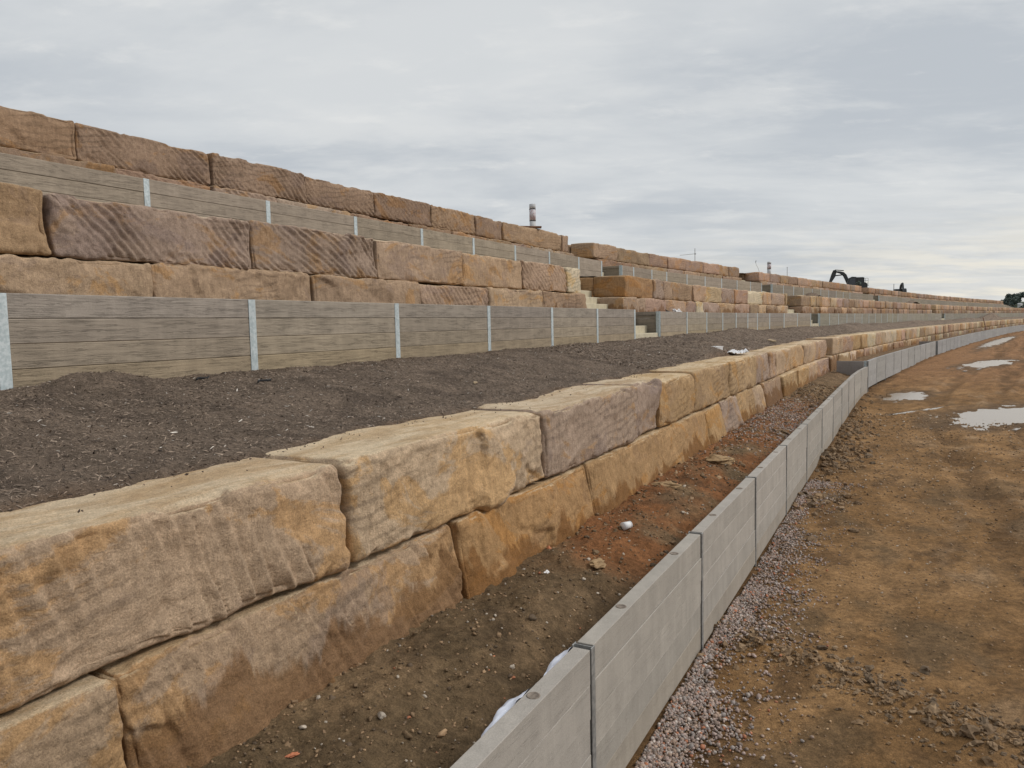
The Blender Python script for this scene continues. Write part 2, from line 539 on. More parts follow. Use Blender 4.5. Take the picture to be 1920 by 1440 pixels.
M = {
    'stone': mat_sandstone('sandstone'), 'stone_far': mat_sandstone('sandstone_far', True),
    'sleeper': mat_sleeper('concrete_sleeper'), 'sleeper_plain': mat_sleeper('smooth_concrete_sleeper', False, True), 'sleeper_far': mat_sleeper('concrete_sleeper_far', True),
    'galv': mat_steel('galvanised_steel', (0.42, 0.49, 0.51), (0.58, 0.64, 0.66), 0.25),
    'galv_dull': mat_steel('weathered_steel', (0.22, 0.22, 0.215), (0.33, 0.33, 0.32), 0.3),
    'earth': mat_earth('clay_ground'), 'mulch': mat_earth('mulch', 1.6, 0.9), 'bits': mat_bits('loose_bits'),
    'step': mat_plain('step_concrete', (0.50, 0.445, 0.33), 0.9, 0.2, 0.14, 4),
    'white': mat_plain('white_plastic', (0.74, 0.74, 0.75), 0.6, 0.4, 0.06, 8),
    'pipe': mat_plain('grey_pipe', (0.46, 0.47, 0.48), 0.6, 0.4, 0.12, 8),
    'cloth': mat_plain('white_geotextile', (0.70, 0.74, 0.84), 0.95, 0.1, 0.08, 14),
    'dark': mat_plain('dark_machine_paint', (0.045, 0.052, 0.055), 0.55, 0.4, 0.3, 5),
    'glass': mat_plain('cab_glass', (0.03, 0.04, 0.05), 0.1, 0.6, 0.1, 3),
    'timber': mat_plain('weathered_timber', (0.20, 0.115, 0.075), 0.9, 0.2, 0.3, 9),
    'timber_pale': mat_plain('pale_timber', (0.52, 0.40, 0.26), 0.9, 0.2, 0.2, 7),
    'tanstone': mat_plain('tan_stone', (0.33, 0.225, 0.125), 0.9, 0.2, 0.25, 20),
    'black': mat_plain('black_rubber', (0.02, 0.02, 0.022), 0.7, 0.3, 0.2, 9),
    'rim': mat_plain('hole_rim', (0.21, 0.175, 0.145), 0.9, 0.2, 0.3, 40),
    'brick': mat_plain('brick_fragment', (0.42, 0.16, 0.085), 0.9, 0.2, 0.25, 25),
    'bark': mat_plain('bark', (0.07, 0.055, 0.045), 0.95, 0.1, 0.3, 4),
    'roof': mat_plain('roof_sheet', (0.45, 0.45, 0.46), 0.7, 0.3, 0.1, 1),
    'housewall': mat_plain('white_render', (0.76, 0.75, 0.72), 0.9, 0.2, 0.05, 1),
}


def mat_wrap():
    m = NT('pipe_wrap', 0.5, 0.4); P = m.coords()
    w = m.noise(m.scl(P, (14, 14, 9), (0.5, 0.4, 0)), 1.0, 4, 0.6, 1.5)
    return m.done(m.mix(m.map(w, 0.48, 0.6), (0.52, 0.51, 0.53), (0.40, 0.27, 0.29)))


M['wrap'] = mat_wrap()


def mat_water():
    m = NT('muddy_water', 0.16, 0.5)
    P = m.n('ShaderNodeTexCoord').outputs['Object']
    return m.done((0.30, 0.23, 0.16), m.bump(m.noise(P, 3, 3), 0.02, 0.01))


M['water'] = mat_water()


def mat_leaf():
    m = NT('foliage', 0.8, 0.2); P = m.n('ShaderNodeTexCoord').outputs['Object']
    return m.done(m.mix(m.map(m.noise(P, 0.5, 4), 0.35, 0.65), (0.085, 0.112, 0.105), (0.135, 0.165, 0.140)))  # greens lightened and greyed: distance haze put into the colour


M['leaf'] = mat_leaf()
M['hill'] = mat_plain('scrub_ground', (0.07, 0.085, 0.06), 0.95, 0.1, 0.3, 0.05)

# ------------------------------------------------------------------ the ground
P_FRONT, P_S1, P_W2, P_S2, P_W3, P_S3 = 1.53, 3.05, 6.20, 7.15, 9.95, 10.90
Z_FRONT, Z_S1, Z_W2, Z_S2, Z_W3, Z_S3 = 1.06, 2.06, 3.19, 4.22, 5.12, 6.02
S_END = 235.0
PUD = [  # s, p, half length, half width, turn
    (25.0, -2.35, 2.9, 1.05, 0.35), (29.7, 0.22, 1.7, 0.6, 0.15), (47.0, -1.7, 4.0, 0.85, 0.15),
    (25.6, -0.3, 1.6, 0.10, 0.5), (86.0, -0.1, 17.0, 0.6, 0.0)]


def zbase(s):
    return 0.35 * sstep(s, 18, 54)


def mixc(a, b, t):
    t = np.asarray(t)[..., None]
    return np.asarray(a) * (1 - t) + np.asarray(b) * t


def steps(a, b, d0, k, c=None):
    """coordinates from a to b whose spacing grows with distance from c"""
    c = a if c is None else c
    out = [a]
    while out[-1] < b:
        out.append(out[-1] + d0 + k * abs(out[-1] - c))
    return np.array(out)


def pud_r(s, p, q):
    ds, dp = s - q[0], p - q[1]
    a, b = math.cos(q[4]), math.sin(q[4])
    u, v = ds * a - dp * b, ds * b + dp * a
    return np.sqrt((u / q[2]) ** 2 + (v / q[3]) ** 2)


def rut_d(s, p):
    """distance from each wheel track, in half widths"""
    out = []
    for pc, w, k in ((-1.2, 0.24, 0.0), (-2.9, 0.24, 0.0), (-3.7, 0.28, 0.05), (-5.3, 0.28, 0.05), (-7.4, 0.3, -0.03), (-9.2, 0.3, -0.03)):
        wob = 0.5 * np.sin(s * 0.11 + (pc if pc < -3.2 else -1.2)) + k * (s - 25) + 0.12 * noise(s * 0.25, pc, 0, 21)
        out.append((p - pc - wob) / w)
    return out


def ground_z(s, p):
    z = zbase(s) + 0.0
    z = z + 0.05 * fbm(s * 0.45, p * 0.45, 0, 3, 3) + 0.022 * fbm(s * 2.2, p * 2.2, 0, 5, 4, 0.6)
    rough = sstep(fbm(s * 0.5, p * 0.5, 0, 9, 2), -0.15, 0.45)
    z = z + rough * 0.030 * np.abs(fbm(s * 6, p * 6, 0, 12, 3, 0.6))
    # wheel ruts running with the wall
    for d in rut_d(s, p):
        tread = np.sign(np.sin(s * 26 + np.abs(d) * 2.2)) * sstep(np.abs(d), 1.3, 0.9)
        z = z - (0.045 * np.exp(-d ** 4 * 0.4) + 0.012 * tread) * sstep(s, 8, 13) * (0.45 + 0.55 * sstep(noise(s * 0.5, d * 0.3, 0, 23), -0.2, 0.2))
        z = z + 0.028 * np.exp(-((np.abs(d) - 1.6) / 0.45) ** 2) * sstep(s, 8, 13)
    # ridge of churned clods low on the right, spoil along the wall foot
    rd = (p - (0.35 - (6.2 - s) * 1.9)) / 0.45
    z = z + 0.045 * np.exp(-rd * rd) * sstep(s, 4.0, 5.2) * (1 - sstep(s, 6.3, 7.4)) * (0.5 + np.abs(fbm(s * 7, p * 7, 0, 31, 3)) * 1.6)
    z = z + 0.05 * sstep(p, 0.75, 1.45) * (0.6 + fbm(s * 0.8, p * 2, 0, 33, 3))
    foot = np.exp(-((s - 16.3) / 1.1) ** 2) + 0.6 * np.exp(-((s - 12.2) / 0.5) ** 2) + 0.7 * np.exp(-((s - 20.5) / 1.5) ** 2)
    z = z + 0.09 * foot * sstep(p, 0.4, 1.3) * (0.7 + np.abs(fbm(s * 3, p * 3, 0, 35, 3)))
    for q in PUD:
        r = pud_r(s, p, q) + 0.5 * fbm(s * 0.8, p * 1.6, 0, 41, 5, 0.6)
        t = 1 - sstep(r, 1.1, 1.9)
        zc = float(zbase(q[0]))
        z = z * (1 - t) + (zc + 0.022 * fbm(s * 2.2, p * 3.5, 0, 43, 4, 0.6)) * t
        z = z - 0.05 * (1 - sstep(r, 0.55, 1.25))
    return z


def ground_col(s, p):
    a = np.array((0.262, 0.146, 0.060)); b = np.array((0.355, 0.206, 0.092)); dk = np.array((0.125, 0.070, 0.032))
    ol = np.array((0.185, 0.118, 0.060)); pale = np.array((0.37, 0.245, 0.14)); red = np.array((0.30, 0.155, 0.078))
    n = fbm(s * 0.5, p * 0.9, 0, 51, 4, 0.6)
    c = mixc(np.broadcast_to(a, s.shape + (3,)), b, sstep(n, -0.25, 0.45))
    c = mixc(c, dk, 0.6 * sstep(fbm(s * 0.9, p * 1.6, 0, 53, 6, 0.68), 0.12, 0.5))
    c = mixc(c, ol, 0.8 * sstep(fbm(s * 0.6, p * 0.9, 0, 55, 4), 0.05, 0.4) * (1 - sstep(s, 10, 24)))
    c = mixc(c, pale, 0.7 * sstep(fbm(s * 0.45, p * 1.1, 0, 57, 4, 0.6), 0.18, 0.6) * sstep(0.6 - p, 0, 1.5))
    c = mixc(c, red, 0.6 * sstep(s, 26, 44))
    for d in rut_d(s, p):
        c = mixc(c, dk, 0.55 * np.exp(-d ** 4 * 0.4) * sstep(s, 8, 13) * sstep(noise(s * 0.6, d * 0.4, 0, 25), -0.3, 0.2))
    c = mixc(c, dk * 0.9, 0.55 * sstep(p, 1.15, 1.45))
    for q in PUD:
        r = pud_r(s, p, q) + 0.5 * fbm(s * 0.8, p * 1.6, 0, 41, 5, 0.6)
        c = mixc(c, (0.13, 0.085, 0.05), 0.75 * (1 - sstep(r, 1.05, 1.8)))
    return c


def sheet(name, ss, ps, zf, cf, mat, keep=None):
    S2, P2 = np.meshgrid(ss, ps, indexing='ij')
    x, y = C(S2, P2)
    z = zf(S2, P2)
    col = cf(S2, P2)
    V = np.stack([x, y, z], -1).reshape(-1, 3)
    F = grid_faces(len(ss), len(ps))
    return mesh_np(name, V, F[:, ::-1], mat, True, col.reshape(-1, 3))


ss = np.concatenate([np.arange(-14, 2.0, 0.5), steps(2.0, 300, 0.026, 0.0062)])
pp = P_FRONT - 0.0 - steps(0.0, 75, 0.026, 0.013)[::-1]
pp = np.concatenate([pp, [P_FRONT + 0.3, P_FRONT + 1.2]])
g = tag(link('ground', sheet('ground', ss, pp, ground_z, ground_col, M['earth'])), kind='structure')
fs = np.array([[-3000, -3000, -0.35], [3000, -3000, -0.35], [3000, 3000, -0.35], [-3000, 3000, -0.35]], float)
tag(link('terrain', mesh_np('terrain', fs, np.array([[0, 1, 2, 3]]), M['earth'], False, np.tile((0.2, 0.12, 0.06), (4, 1)))), kind='structure')

pud_lab = ['wide pale puddle lying on the clay near the right edge', 'small bright puddle at the foot of the low concrete wall',
           'long shallow puddle across the far wheel tracks',
           'narrow wet streak reaching out towards the wide pale puddle',
           'faint distant sheet of water at the far end of the clay']
for q, lb in zip(PUD, pud_lab):
    zc = float(zbase(q[0])) - 0.016
    nu, nv = 70, 44
    U, Vv = np.meshgrid(np.linspace(-1.9, 1.9, nu) * q[2], np.linspace(-1.9, 1.9, nv) * q[3], indexing='ij')
    a, b = math.cos(q[4]), math.sin(q[4])
    s_, p_ = q[0] + U * a + Vv * b, q[1] - U * b + Vv * a
    low = (ground_z(s_, p_) < zc + 0.003) & (pud_r(s_, p_, q) + 0.5 * fbm(s_ * 0.8, p_ * 1.6, 0, 41, 5, 0.6) < 1.3) & (p_ < P_FRONT - 0.02)
    F = grid_faces(nu, nv); F = F[low.ravel()[F].any(1)][:, ::-1]
    used = np.unique(F); back = np.full(nu * nv, -1); back[used] = np.arange(len(used))
    x, y = C(s_, p_); cx, cy = C(q[0], q[1])
    V = np.stack([x - cx, y - cy, np.zeros_like(x)], -1).reshape(-1, 3)[used]
    o = link('puddle', mesh_np('puddle', V, back[F], M['water'], False), None, (float(cx), float(cy), zc))
    tag(o, lb, 'puddle', 'puddles on the clay')


# trench between the low wall and the first stone wall
def trench_z(s, p):
    z = 0.66 + 0.16 * sstep(p, 1.75, 2.75) + 0.24 * sstep(s, 30.5, 36)
    z = z + 0.05 * fbm(s * 1.1, p * 1.3, 0, 61, 3) + 0.035 * fbm(s * 4, p * 4, 0, 62, 4, 0.6)
    z = z + 0.03 * np.abs(fbm(s * 9, p * 9, 0, 63, 3, 0.6))
    hole = np.exp(-((s - 4.9) / 0.85) ** 2) + 0.8 * np.exp(-((s - 7.6) / 1.2) ** 2) + 0.6 * np.exp(-((s - 11.5) / 1.6) ** 2) + 0.5 * np.exp(-((s - 2.4) / 0.7) ** 2)
    z = z - 0.20 * hole * (1 - sstep(p, 1.75, 2.35 + 0.15 * noise(s * 1.7, 0, 0, 65)))
    z = z + 0.06 * np.exp(-((p - 2.25) / 0.2) ** 2) * np.exp(-((s - 4.7) / 0.7) ** 2)
    return z


def trench_col(s, p):
    ol = np.array((0.180, 0.122, 0.067)); tan = np.array((0.270, 0.180, 0.099)); red = np.array((0.275, 0.120, 0.048)); dk = np.array((0.090, 0.060, 0.036))
    n = fbm(s * 0.9, p * 1.2, 0, 66, 4, 0.6)
    c = mixc(np.broadcast_to(ol, s.shape + (3,)), tan, sstep(n, -0.2, 0.45))
    rz = sstep(s + 0.8 * noise(s * 0.6, p * 1.4, 0, 67), 5.0, 6.6) * (1 - sstep(s, 17, 24))
    c = mixc(c, red, 0.95 * rz * sstep(fbm(s * 0.8, p * 1.1, 0, 68, 4), -0.5, 0.05))
    c = mixc(c, dk, 0.45 * sstep(fbm(s * 0.9, p * 1.1, 0, 69, 4, 0.6), 0.1, 0.5))
    c = mixc(c, dk, 0.6 * np.exp(-((s - 4.9) / 0.7) ** 2) * (1 - sstep(p, 1.9, 2.5)))
    c = mixc(c, (0.20, 0.13, 0.08), 0.6 * sstep(s, 22, 32))
    return c


ss = np.concatenate([np.arange(-6, 1.4, 0.3), steps(1.4, S_END, 0.02, 0.0062)])
pp = np.arange(P_FRONT + 0.085, 3.16, 0.024)
tag(link('trench_floor', sheet('trench_floor', ss, pp, trench_z, trench_col, M['earth'])), kind='structure')

HEAPS = [(3.8, 5.95, 0.45, 0.25, 0.13), (16.9, 4.3, 1.5, 0.7, 0.20), (21.2, 5.1, 1.8, 0.7, 0.20), (19.3, 4.8, 0.9, 0.5, 0.10),
         (27.5, 5.4, 3.0, 0.5, 0.22), (37, 5.2, 2.5, 0.6, 0.18), (48, 5.0, 4, 0.7, 0.30), (56, 5.0, 3, 0.7, 0.20),
         (112, 5.0, 5, 0.8, 0.30), (134, 5.0, 5.0, 0.9, 0.95), (75, 5.2, 4, 0.7, 0.2)]


def mulch_z(s, p):
    t = (p - 3.75) / (P_W2 - 3.75)
    z = 2.055 + 0.37 * sstep(t, -0.1, 1.0)
    z = z + 0.035 * fbm(s * 0.9, p * 0.9, 0, 71, 3) + 0.022 * fbm(s * 4, p * 4, 0, 72, 3, 0.6) + 0.012 * np.abs(fbm(s * 14, p * 14, 0, 73, 2))
    for h in HEAPS:
        z = z + h[4] * np.exp(-((s - h[0]) / h[2]) ** 2 - ((p - h[1]) / h[3]) ** 2)
    # spills a little over the back of the stones
    z = z - 0.10 * (1 - sstep(p + 0.10 * noise(s * 1.3, 0, 0, 74) + 0.05 * noise(s * 5, 0, 0, 75), 3.56, 3.82))
    return z


def mulch_col(s, p):
    a = np.array((0.225, 0.170, 0.128)); b = np.array((0.265, 0.200, 0.150)); d = np.array((0.130, 0.097, 0.075))
    n = fbm(s * 1.2, p * 1.2, 0, 76, 4, 0.6)
    c = mixc(np.broadcast_to(a, s.shape + (3,)), b, sstep(n, -0.2, 0.5))
    c = mixc(c, d, 0.7 * sstep(fbm(s * 1.7, p * 1.7, 0, 77, 4, 0.6), 0.1, 0.5))
    c = mixc(c, (0.20, 0.115, 0.062), 0.6 * (1 - sstep(p + 0.15 * fbm(s * 2, p * 2, 0, 78, 3), 3.62, 3.86)))
    c = mixc(c, (0.17, 0.115, 0.075), 0.55 * sstep(p, 5.9, 6.2) * sstep(noise(s * 0.8, 0, 0, 79), -0.2, 0.3))
    return c


ss = np.concatenate([np.arange(-6, 1.0, 0.3), steps(1.0, S_END, 0.026, 0.006)])
pp = np.arange(3.44, P_W2 + 0.10, 0.030)
tag(link('mulch_bed', sheet('mulch_bed', ss, pp, mulch_z, mulch_col, M['mulch'])), kind='structure')


def bench(name, p0, p1, z, s0, s1, seed, amp=0.03, cf=mulch_col, mat='mulch', heaps=()):
    ss = np.arange(s0, s1 + 0.4, 0.4); pp = np.linspace(p0, p1, max(4, int((p1 - p0) / 0.2)))

    def zf(s, p):
        q = z + amp * fbm(s * 1.1, p * 1.3, 0, seed, 3) + 0.02 * fbm(s * 4, p * 4, 0, seed + 1, 2)
        for h in heaps:
            q = q + h[4] * np.exp(-((s - h[0]) / h[2]) ** 2 - ((p - h[1]) / h[3]) ** 2)
        return q
    return tag(link(name, sheet(name, ss, pp, zf, cf, M[mat])), kind='structure')


GAP2 = [(18.32, 20.48), (42.36, 44.42), (97.0, 99.6), (150, 153)]
GAP3 = [(25.66, 27.50), (46.18, 48.38), (80.3, 83.0), (124.0, 127.0)]


def runs(a, b, gaps):
    out = []; s = a
    for g0, g1 in gaps:
        out.append((s, g0)); s = g1
    out.append((s, b))
    return out


for i, (a, b) in enumerate(runs(-6, S_END, GAP2)):
    bench('terrace_strip', P_W2 + 0.08, P_S2 + 0.2, Z_W2 - 0.13, a, b, 81 + i)
for i, (a, b) in enumerate(runs(-6, 215, GAP3)):
    bench('terrace_strip', P_W3 + 0.08, P_S3 + 0.2, Z_W3 - 0.13, a, b, 91 + i)
for i, (a, b) in enumerate(runs(-6, S_END, GAP2)):
    bench('upper_mulch_bed', P_S2 + 1.0, P_W3 + 0.1, Z_S2 + 0.02, a, b, 101,
          heaps=[(53, 8.7, 0.9, 0.6, 0.42), (93, 8.6, 2.2, 0.6, 0.42)])
for i, (a, b) in enumerate(runs(-6, 200, GAP3)):
    bench('hilltop_edge', P_S3 + 0.9, 13.3, Z_S3 - 0.12, a, b, 107, 0.05, ground_col, 'earth')
bench('hilltop_ground', 13.3, 150, Z_S3 - 0.12, -6, 200, 111, 0.05, ground_col, 'earth')

# ------------------------------------------------------------------ sandstone blocks
def facets(x, z, L, H, dens, seed, warp=0.09):
    """broken-rock relief: tilted plates with sharp steps between them"""
    g = np.random.default_rng(seed)
    n = max(3, int(L * H * dens))
    px, pz = g.uniform(-L / 2, L / 2, n), g.uniform(0, H, n)
    off, gx, gz = g.uniform(-0.014, 0.014, n), g.normal(0, 0.05, n), g.normal(0, 0.06, n)
    xw = x + warp * fbm(x * 2.6 + seed, z * 2.6, 0, seed, 4, 0.6); zw = z + warp * fbm(x * 2.6, z * 2.6 + seed, 5, seed + 1, 4, 0.6)
    num = np.zeros(len(x)); den = np.full(len(x), 1e-12)
    D = [np.sqrt((xw - px[k]) ** 2 + ((zw - pz[k]) * 1.25) ** 2) for k in range(n)]
    dm = np.min(D, axis=0)
    for k in range(n):
        w = np.exp(-(D[k] - dm) * 70)
        num += w * (off[k] + gx[k] * (x - px[k]) + gz[k] * (z - pz[k])); den += w
    h = num / den
    return h


def block_mesh(L, H, D, h, style, seed, r=0.05, chip=1.0, batter=0.0):
    """rough sandstone block: local x along the wall, y into the bank, z up; front face at y=0"""
    hx = max(4, int(L / h)); hz = max(3, int(H / h))
    xs = np.linspace(0, 1, hx + 1); xs = (xs - 0.35 * np.sin(2 * math.pi * xs) / (2 * math.pi)) * L - L / 2
    zs = np.linspace(0, 1, hz + 1); zs = (zs - 0.45 * np.sin(2 * math.pi * zs) / (2 * math.pi)) * H
    if h < 0.03: ys = [0, .010, .022, .036, .052, .075, .11, .16, .22, .29, .37, .46, .56, .67, .80, D - .05, D]
    elif h < 0.08: ys = [0, .02, .05, .10, .2, .4, .7, D]
    else: ys = [0, .05, .3, D]
    ys = np.array(ys, float)
    nx, ny, nz = len(xs), len(ys), len(zs)
    I, J, K = np.meshgrid(np.arange(nx), np.arange(ny), np.arange(nz), indexing='ij')
    surf = (I == 0) | (I == nx - 1) | (J == 0) | (J == ny - 1) | (K == 0) | (K == nz - 1)
    idx = np.full((nx, ny, nz), -1, np.int64); idx[surf] = np.arange(surf.sum())
    p = np.stack([xs[I[surf]], ys[J[surf]], zs[K[surf]]], 1)

    def quads(a, flip):
        q = np.stack([a[:-1, :-1], a[1:, :-1], a[1:, 1:], a[:-1, 1:]], -1).reshape(-1, 4)
        return q[:, ::-1] if flip else q
    F = np.concatenate([quads(idx[:, 0, :], False), quads(idx[:, -1, :], True), quads(idx[0], True), quads(idx[-1], False),
                        quads(idx[:, :, 0], True), quads(idx[:, :, -1], False)])
    lo = np.array([-L / 2 + r, r, r]); hi = np.array([L / 2 - r, D - r, H - r])
    q = np.clip(p, lo, hi); d = p - q
    ln = np.linalg.norm(d, axis=1, keepdims=True); nrm = d / np.maximum(ln, 1e-9)
    base = q + nrm * r
    x, y, z = base[:, 0], base[:, 1], base[:, 2]
    ox = seed * 7.31
    # skew of the whole block
    base = base.copy()
    base[:, 0] += 0.022 * noise(x * 0 + (x > 0), z * 1.6, ox, seed) + 0.02 * noise(x * 0.8, y * 1.2, z * 1.2 + ox, seed + 1)
    base[:, 2] += (0.034 * (0.4 + 0.6 * (chip > 0.8)) * noise(x * 1.0 + ox, y * 0.7, 0, seed + 2)) * (z / H)
    front = np.clip(-nrm[:, 1], 0, 1); top = np.clip(nrm[:, 2], 0, 1)
    side = 1 - np.maximum(top, 0) * 0.7
    edge = 1 - np.max(np.abs(nrm), axis=1)                       # >0 on rounded arrises
    edge = np.clip(edge / 0.29, 0, 1)
    scr_light = np.zeros(len(x))  # paler groove crests: bruised stone and painted light together
    disp = side * (0.046 * noise(x * 1.2 + ox, y * 1.1, z * 1.5, seed + 3) + 0.008 * noise(x * 3 + ox, y * 3, z * 3, seed + 4)
                   + 0.007 * fbm(x * 8 + ox, y * 8, z * 8, seed + 5, 5 if h < 0.02 else 3, 0.65))
    if h < 0.06: disp = disp + front * {'split': 1.0, 'teeth': 0.75, 'rake': 0.5, 'pick': 0.4}[style] * facets(x, z, L, H, 7.0, seed + 500)
    ch = sstep(fbm(x * 3.5 + ox, y * 3.5, z * 3.5, seed + 6, 3), -0.05, 0.5)
    near_e = np.clip(1 - np.minimum(np.minimum(L / 2 - np.abs(x), z), H - z) / 0.14, 0, 1)
    mk = sstep(fbm(x * 2.2 + ox, y * 2.2, z * 2.2, seed + 18, 3, 0.55), -0.1, 0.4)
    near_t = np.clip(1 - y / 0.17, 0, 1)
    disp = disp - chip * (0.058 * mk * (front * near_e ** 1.5 + top * near_t ** 1.5) + 0.014 * ch * edge)
    if style == 'pick':                                         # slanting pick marks
        an = math.radians(30 + (seed * 7) % 17) + 0.22 * noise(x * 0.4 + ox, 0, z * 0.5, seed + 8)
        u = x * np.sin(an) + z * np.cos(an); v = x * np.cos(an) - z * np.sin(an)
        ph = u / (0.070 + 0.005 * (seed % 8)) + 0.5 * noise(x * 1.3 + ox, 0, z * 1.3, seed + 9) + 0.28 * noise(x * 5 + ox, 3, z * 5, seed + 9)
        cell = np.floor(ph); fr = ph - cell
        prof = np.where(fr < 0.62, fr / 0.62, (1 - fr) / 0.38)
        ml = 0.12 + 0.88 * sstep(noise(v * 2.3 + cell * 3.7, cell * 1.3, ox, seed + 10), -0.30, 0.10)
        big = 0.15 + 0.85 * sstep(noise(x * 1.1 + ox, 0, z * 1.2, seed + 11), -0.35, 0.12)
        disp = disp + front * (prof - 0.6) * 0.052 * ml * big + front * 0.008 * fbm(x * 14, 0, z * 14 + ox, seed + 12, 2)
        scr_light = front * ml * 0.5 * sstep(fr, 0.40, 0.58) * (1 - sstep(fr, 0.64, 0.72))
    elif style == 'rake':                                       # close near-vertical tooling
        an = math.radians(80) + 0.18 * noise(x * 0.5 + ox, 0, z * 0.5, seed + 8)
        u = x * np.sin(an) - z * np.cos(an)
        ph = u / 0.052 + 0.6 * noise(x * 1.4 + ox, 0, z * 0.9, seed + 9)
        cell = np.floor(ph); fr = ph - cell
        prof = 1 - np.abs(fr * 2 - 1)
        ml = sstep(noise(z * 2.2 + cell * 2.9, cell, ox, seed + 10), -0.3, 0.2)
        scr_light = front * ml * 0.7 * sstep(prof, 0.7, 0.95) * sstep(noise(x * 2 + ox, 2, z * 2, seed + 15), -0.1, 0.3)
        disp = disp + front * (prof - 0.5) * 0.022 * ml * (0.5 + 0.5 * sstep(noise(x + ox, 0, z, seed + 11), -0.3, 0.3))
    elif style == 'teeth':                                      # broad grooves left by bucket teeth
        an = math.radians(68) + 0.2 * noise(x * 0.5 + ox, 0, z * 0.5, seed + 8)
        u = x * np.sin(an) + z * np.cos(an)
        ph = u / 0.105 + 0.9 * noise(x * 1.1 + ox, 0, z * 0.6, seed + 9) + 0.25 * noise(x * 4 + ox, 0, z * 2.5, seed + 16)
        cell = np.floor(ph); fr = ph - cell
        prof = np.where(fr < 0.78, fr / 0.78, (1 - fr) / 0.22)
        ml = sstep(noise(z * 2.1 + cell * 2.9, cell, ox, seed + 10), -0.30, 0.15) * (0.15 + 0.85 * sstep(noise(x * 1.2 + ox, 4, z * 1.6, seed + 17), -0.25, 0.15))
        thin = np.exp(-((fr - 0.78) / 0.045) ** 2)
        scr_light = front * ml * thin * 0.8 * sstep(noise(x * 2.5 + ox, 2, z * 2.5, seed + 15), -0.1, 0.25)
        disp = disp + front * (prof - 0.55) * 0.036 * ml + front * 0.008 * fbm(x * 5 + ox, 0, z * 5, seed + 12, 4, 0.6)
    else:                                                       # split face: shells and ledges
        disp = disp + front * (0.022 * np.abs(fbm(x * 1.9 + ox, 0, z * 1.9, seed + 9, 5, 0.55)) + 0.010 * fbm(x * 7 + ox, 0, z * 7, seed + 12, 4, 0.6))
    bedded = 0.005 * fbm(x * 1.4 + ox, y * 7, 0, seed + 13, 3)
    disp = disp + top * (1 - edge) * (bedded + 0.006 * noise(x * 1.5, y * 2.5, ox, seed + 14))
    out = base + nrm * disp[:, None]
    out[:, 1] += batter * np.clip(1 - out[:, 1] / D, 0, 1) * out[:, 2] / H
    return out, F, scr_light


TAN = (0.47, 0.345, 0.232); PALE = (0.57, 0.465, 0.33); BRN = (0.350, 0.245, 0.165); MAU = (0.375, 0.285, 0.225)
ORG = (0.42, 0.260, 0.125); PNK = (0.430, 0.308, 0.222); RED = (0.325, 0.222, 0.152); OCH = (0.45, 0.305, 0.165)
CRM = (0.60, 0.52, 0.38)
PAL1 = [TAN, PNK, TAN, BRN, OCH, PALE]; PAL2 = [PNK, BRN, MAU, TAN, RED]; PAL3 = [BRN, RED, BRN, PNK, MAU]
VARIANTS = {}


def variant(style, k, H, lod):
    key = (style, k, round(H, 2), lod)
    if key not in VARIANTS:
        V, F, sc = block_mesh(1.8, H, 1.0, lod, style, 300 + k * 13 + len(VARIANTS), 0.04)
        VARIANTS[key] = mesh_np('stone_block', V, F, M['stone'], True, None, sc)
    return VARIANTS[key]


def place(s0, s1, p, gap=0.012):
    """chord between two stations: centre, length, heading"""
    x0, y0 = C(s0, p); x1, y1 = C(s1, p)
    L = math.hypot(x1 - x0, y1 - y0)
    return (float((x0 + x1) / 2), float((y0 + y1) / 2)), L - gap, math.atan2(y1 - y0, x1 - x0)


def fill_joints(a, b, lo, hi, rnd):
    out = [a]
    while out[-1] < b - lo * 0.8:
        out.append(out[-1] + rnd.uniform(lo, hi))
    if b - out[-1] < lo * 0.6 and len(out) > 1: out.pop()
    out.append(b)
    return out


FAR_S = 62.0
seed_ct = [100]


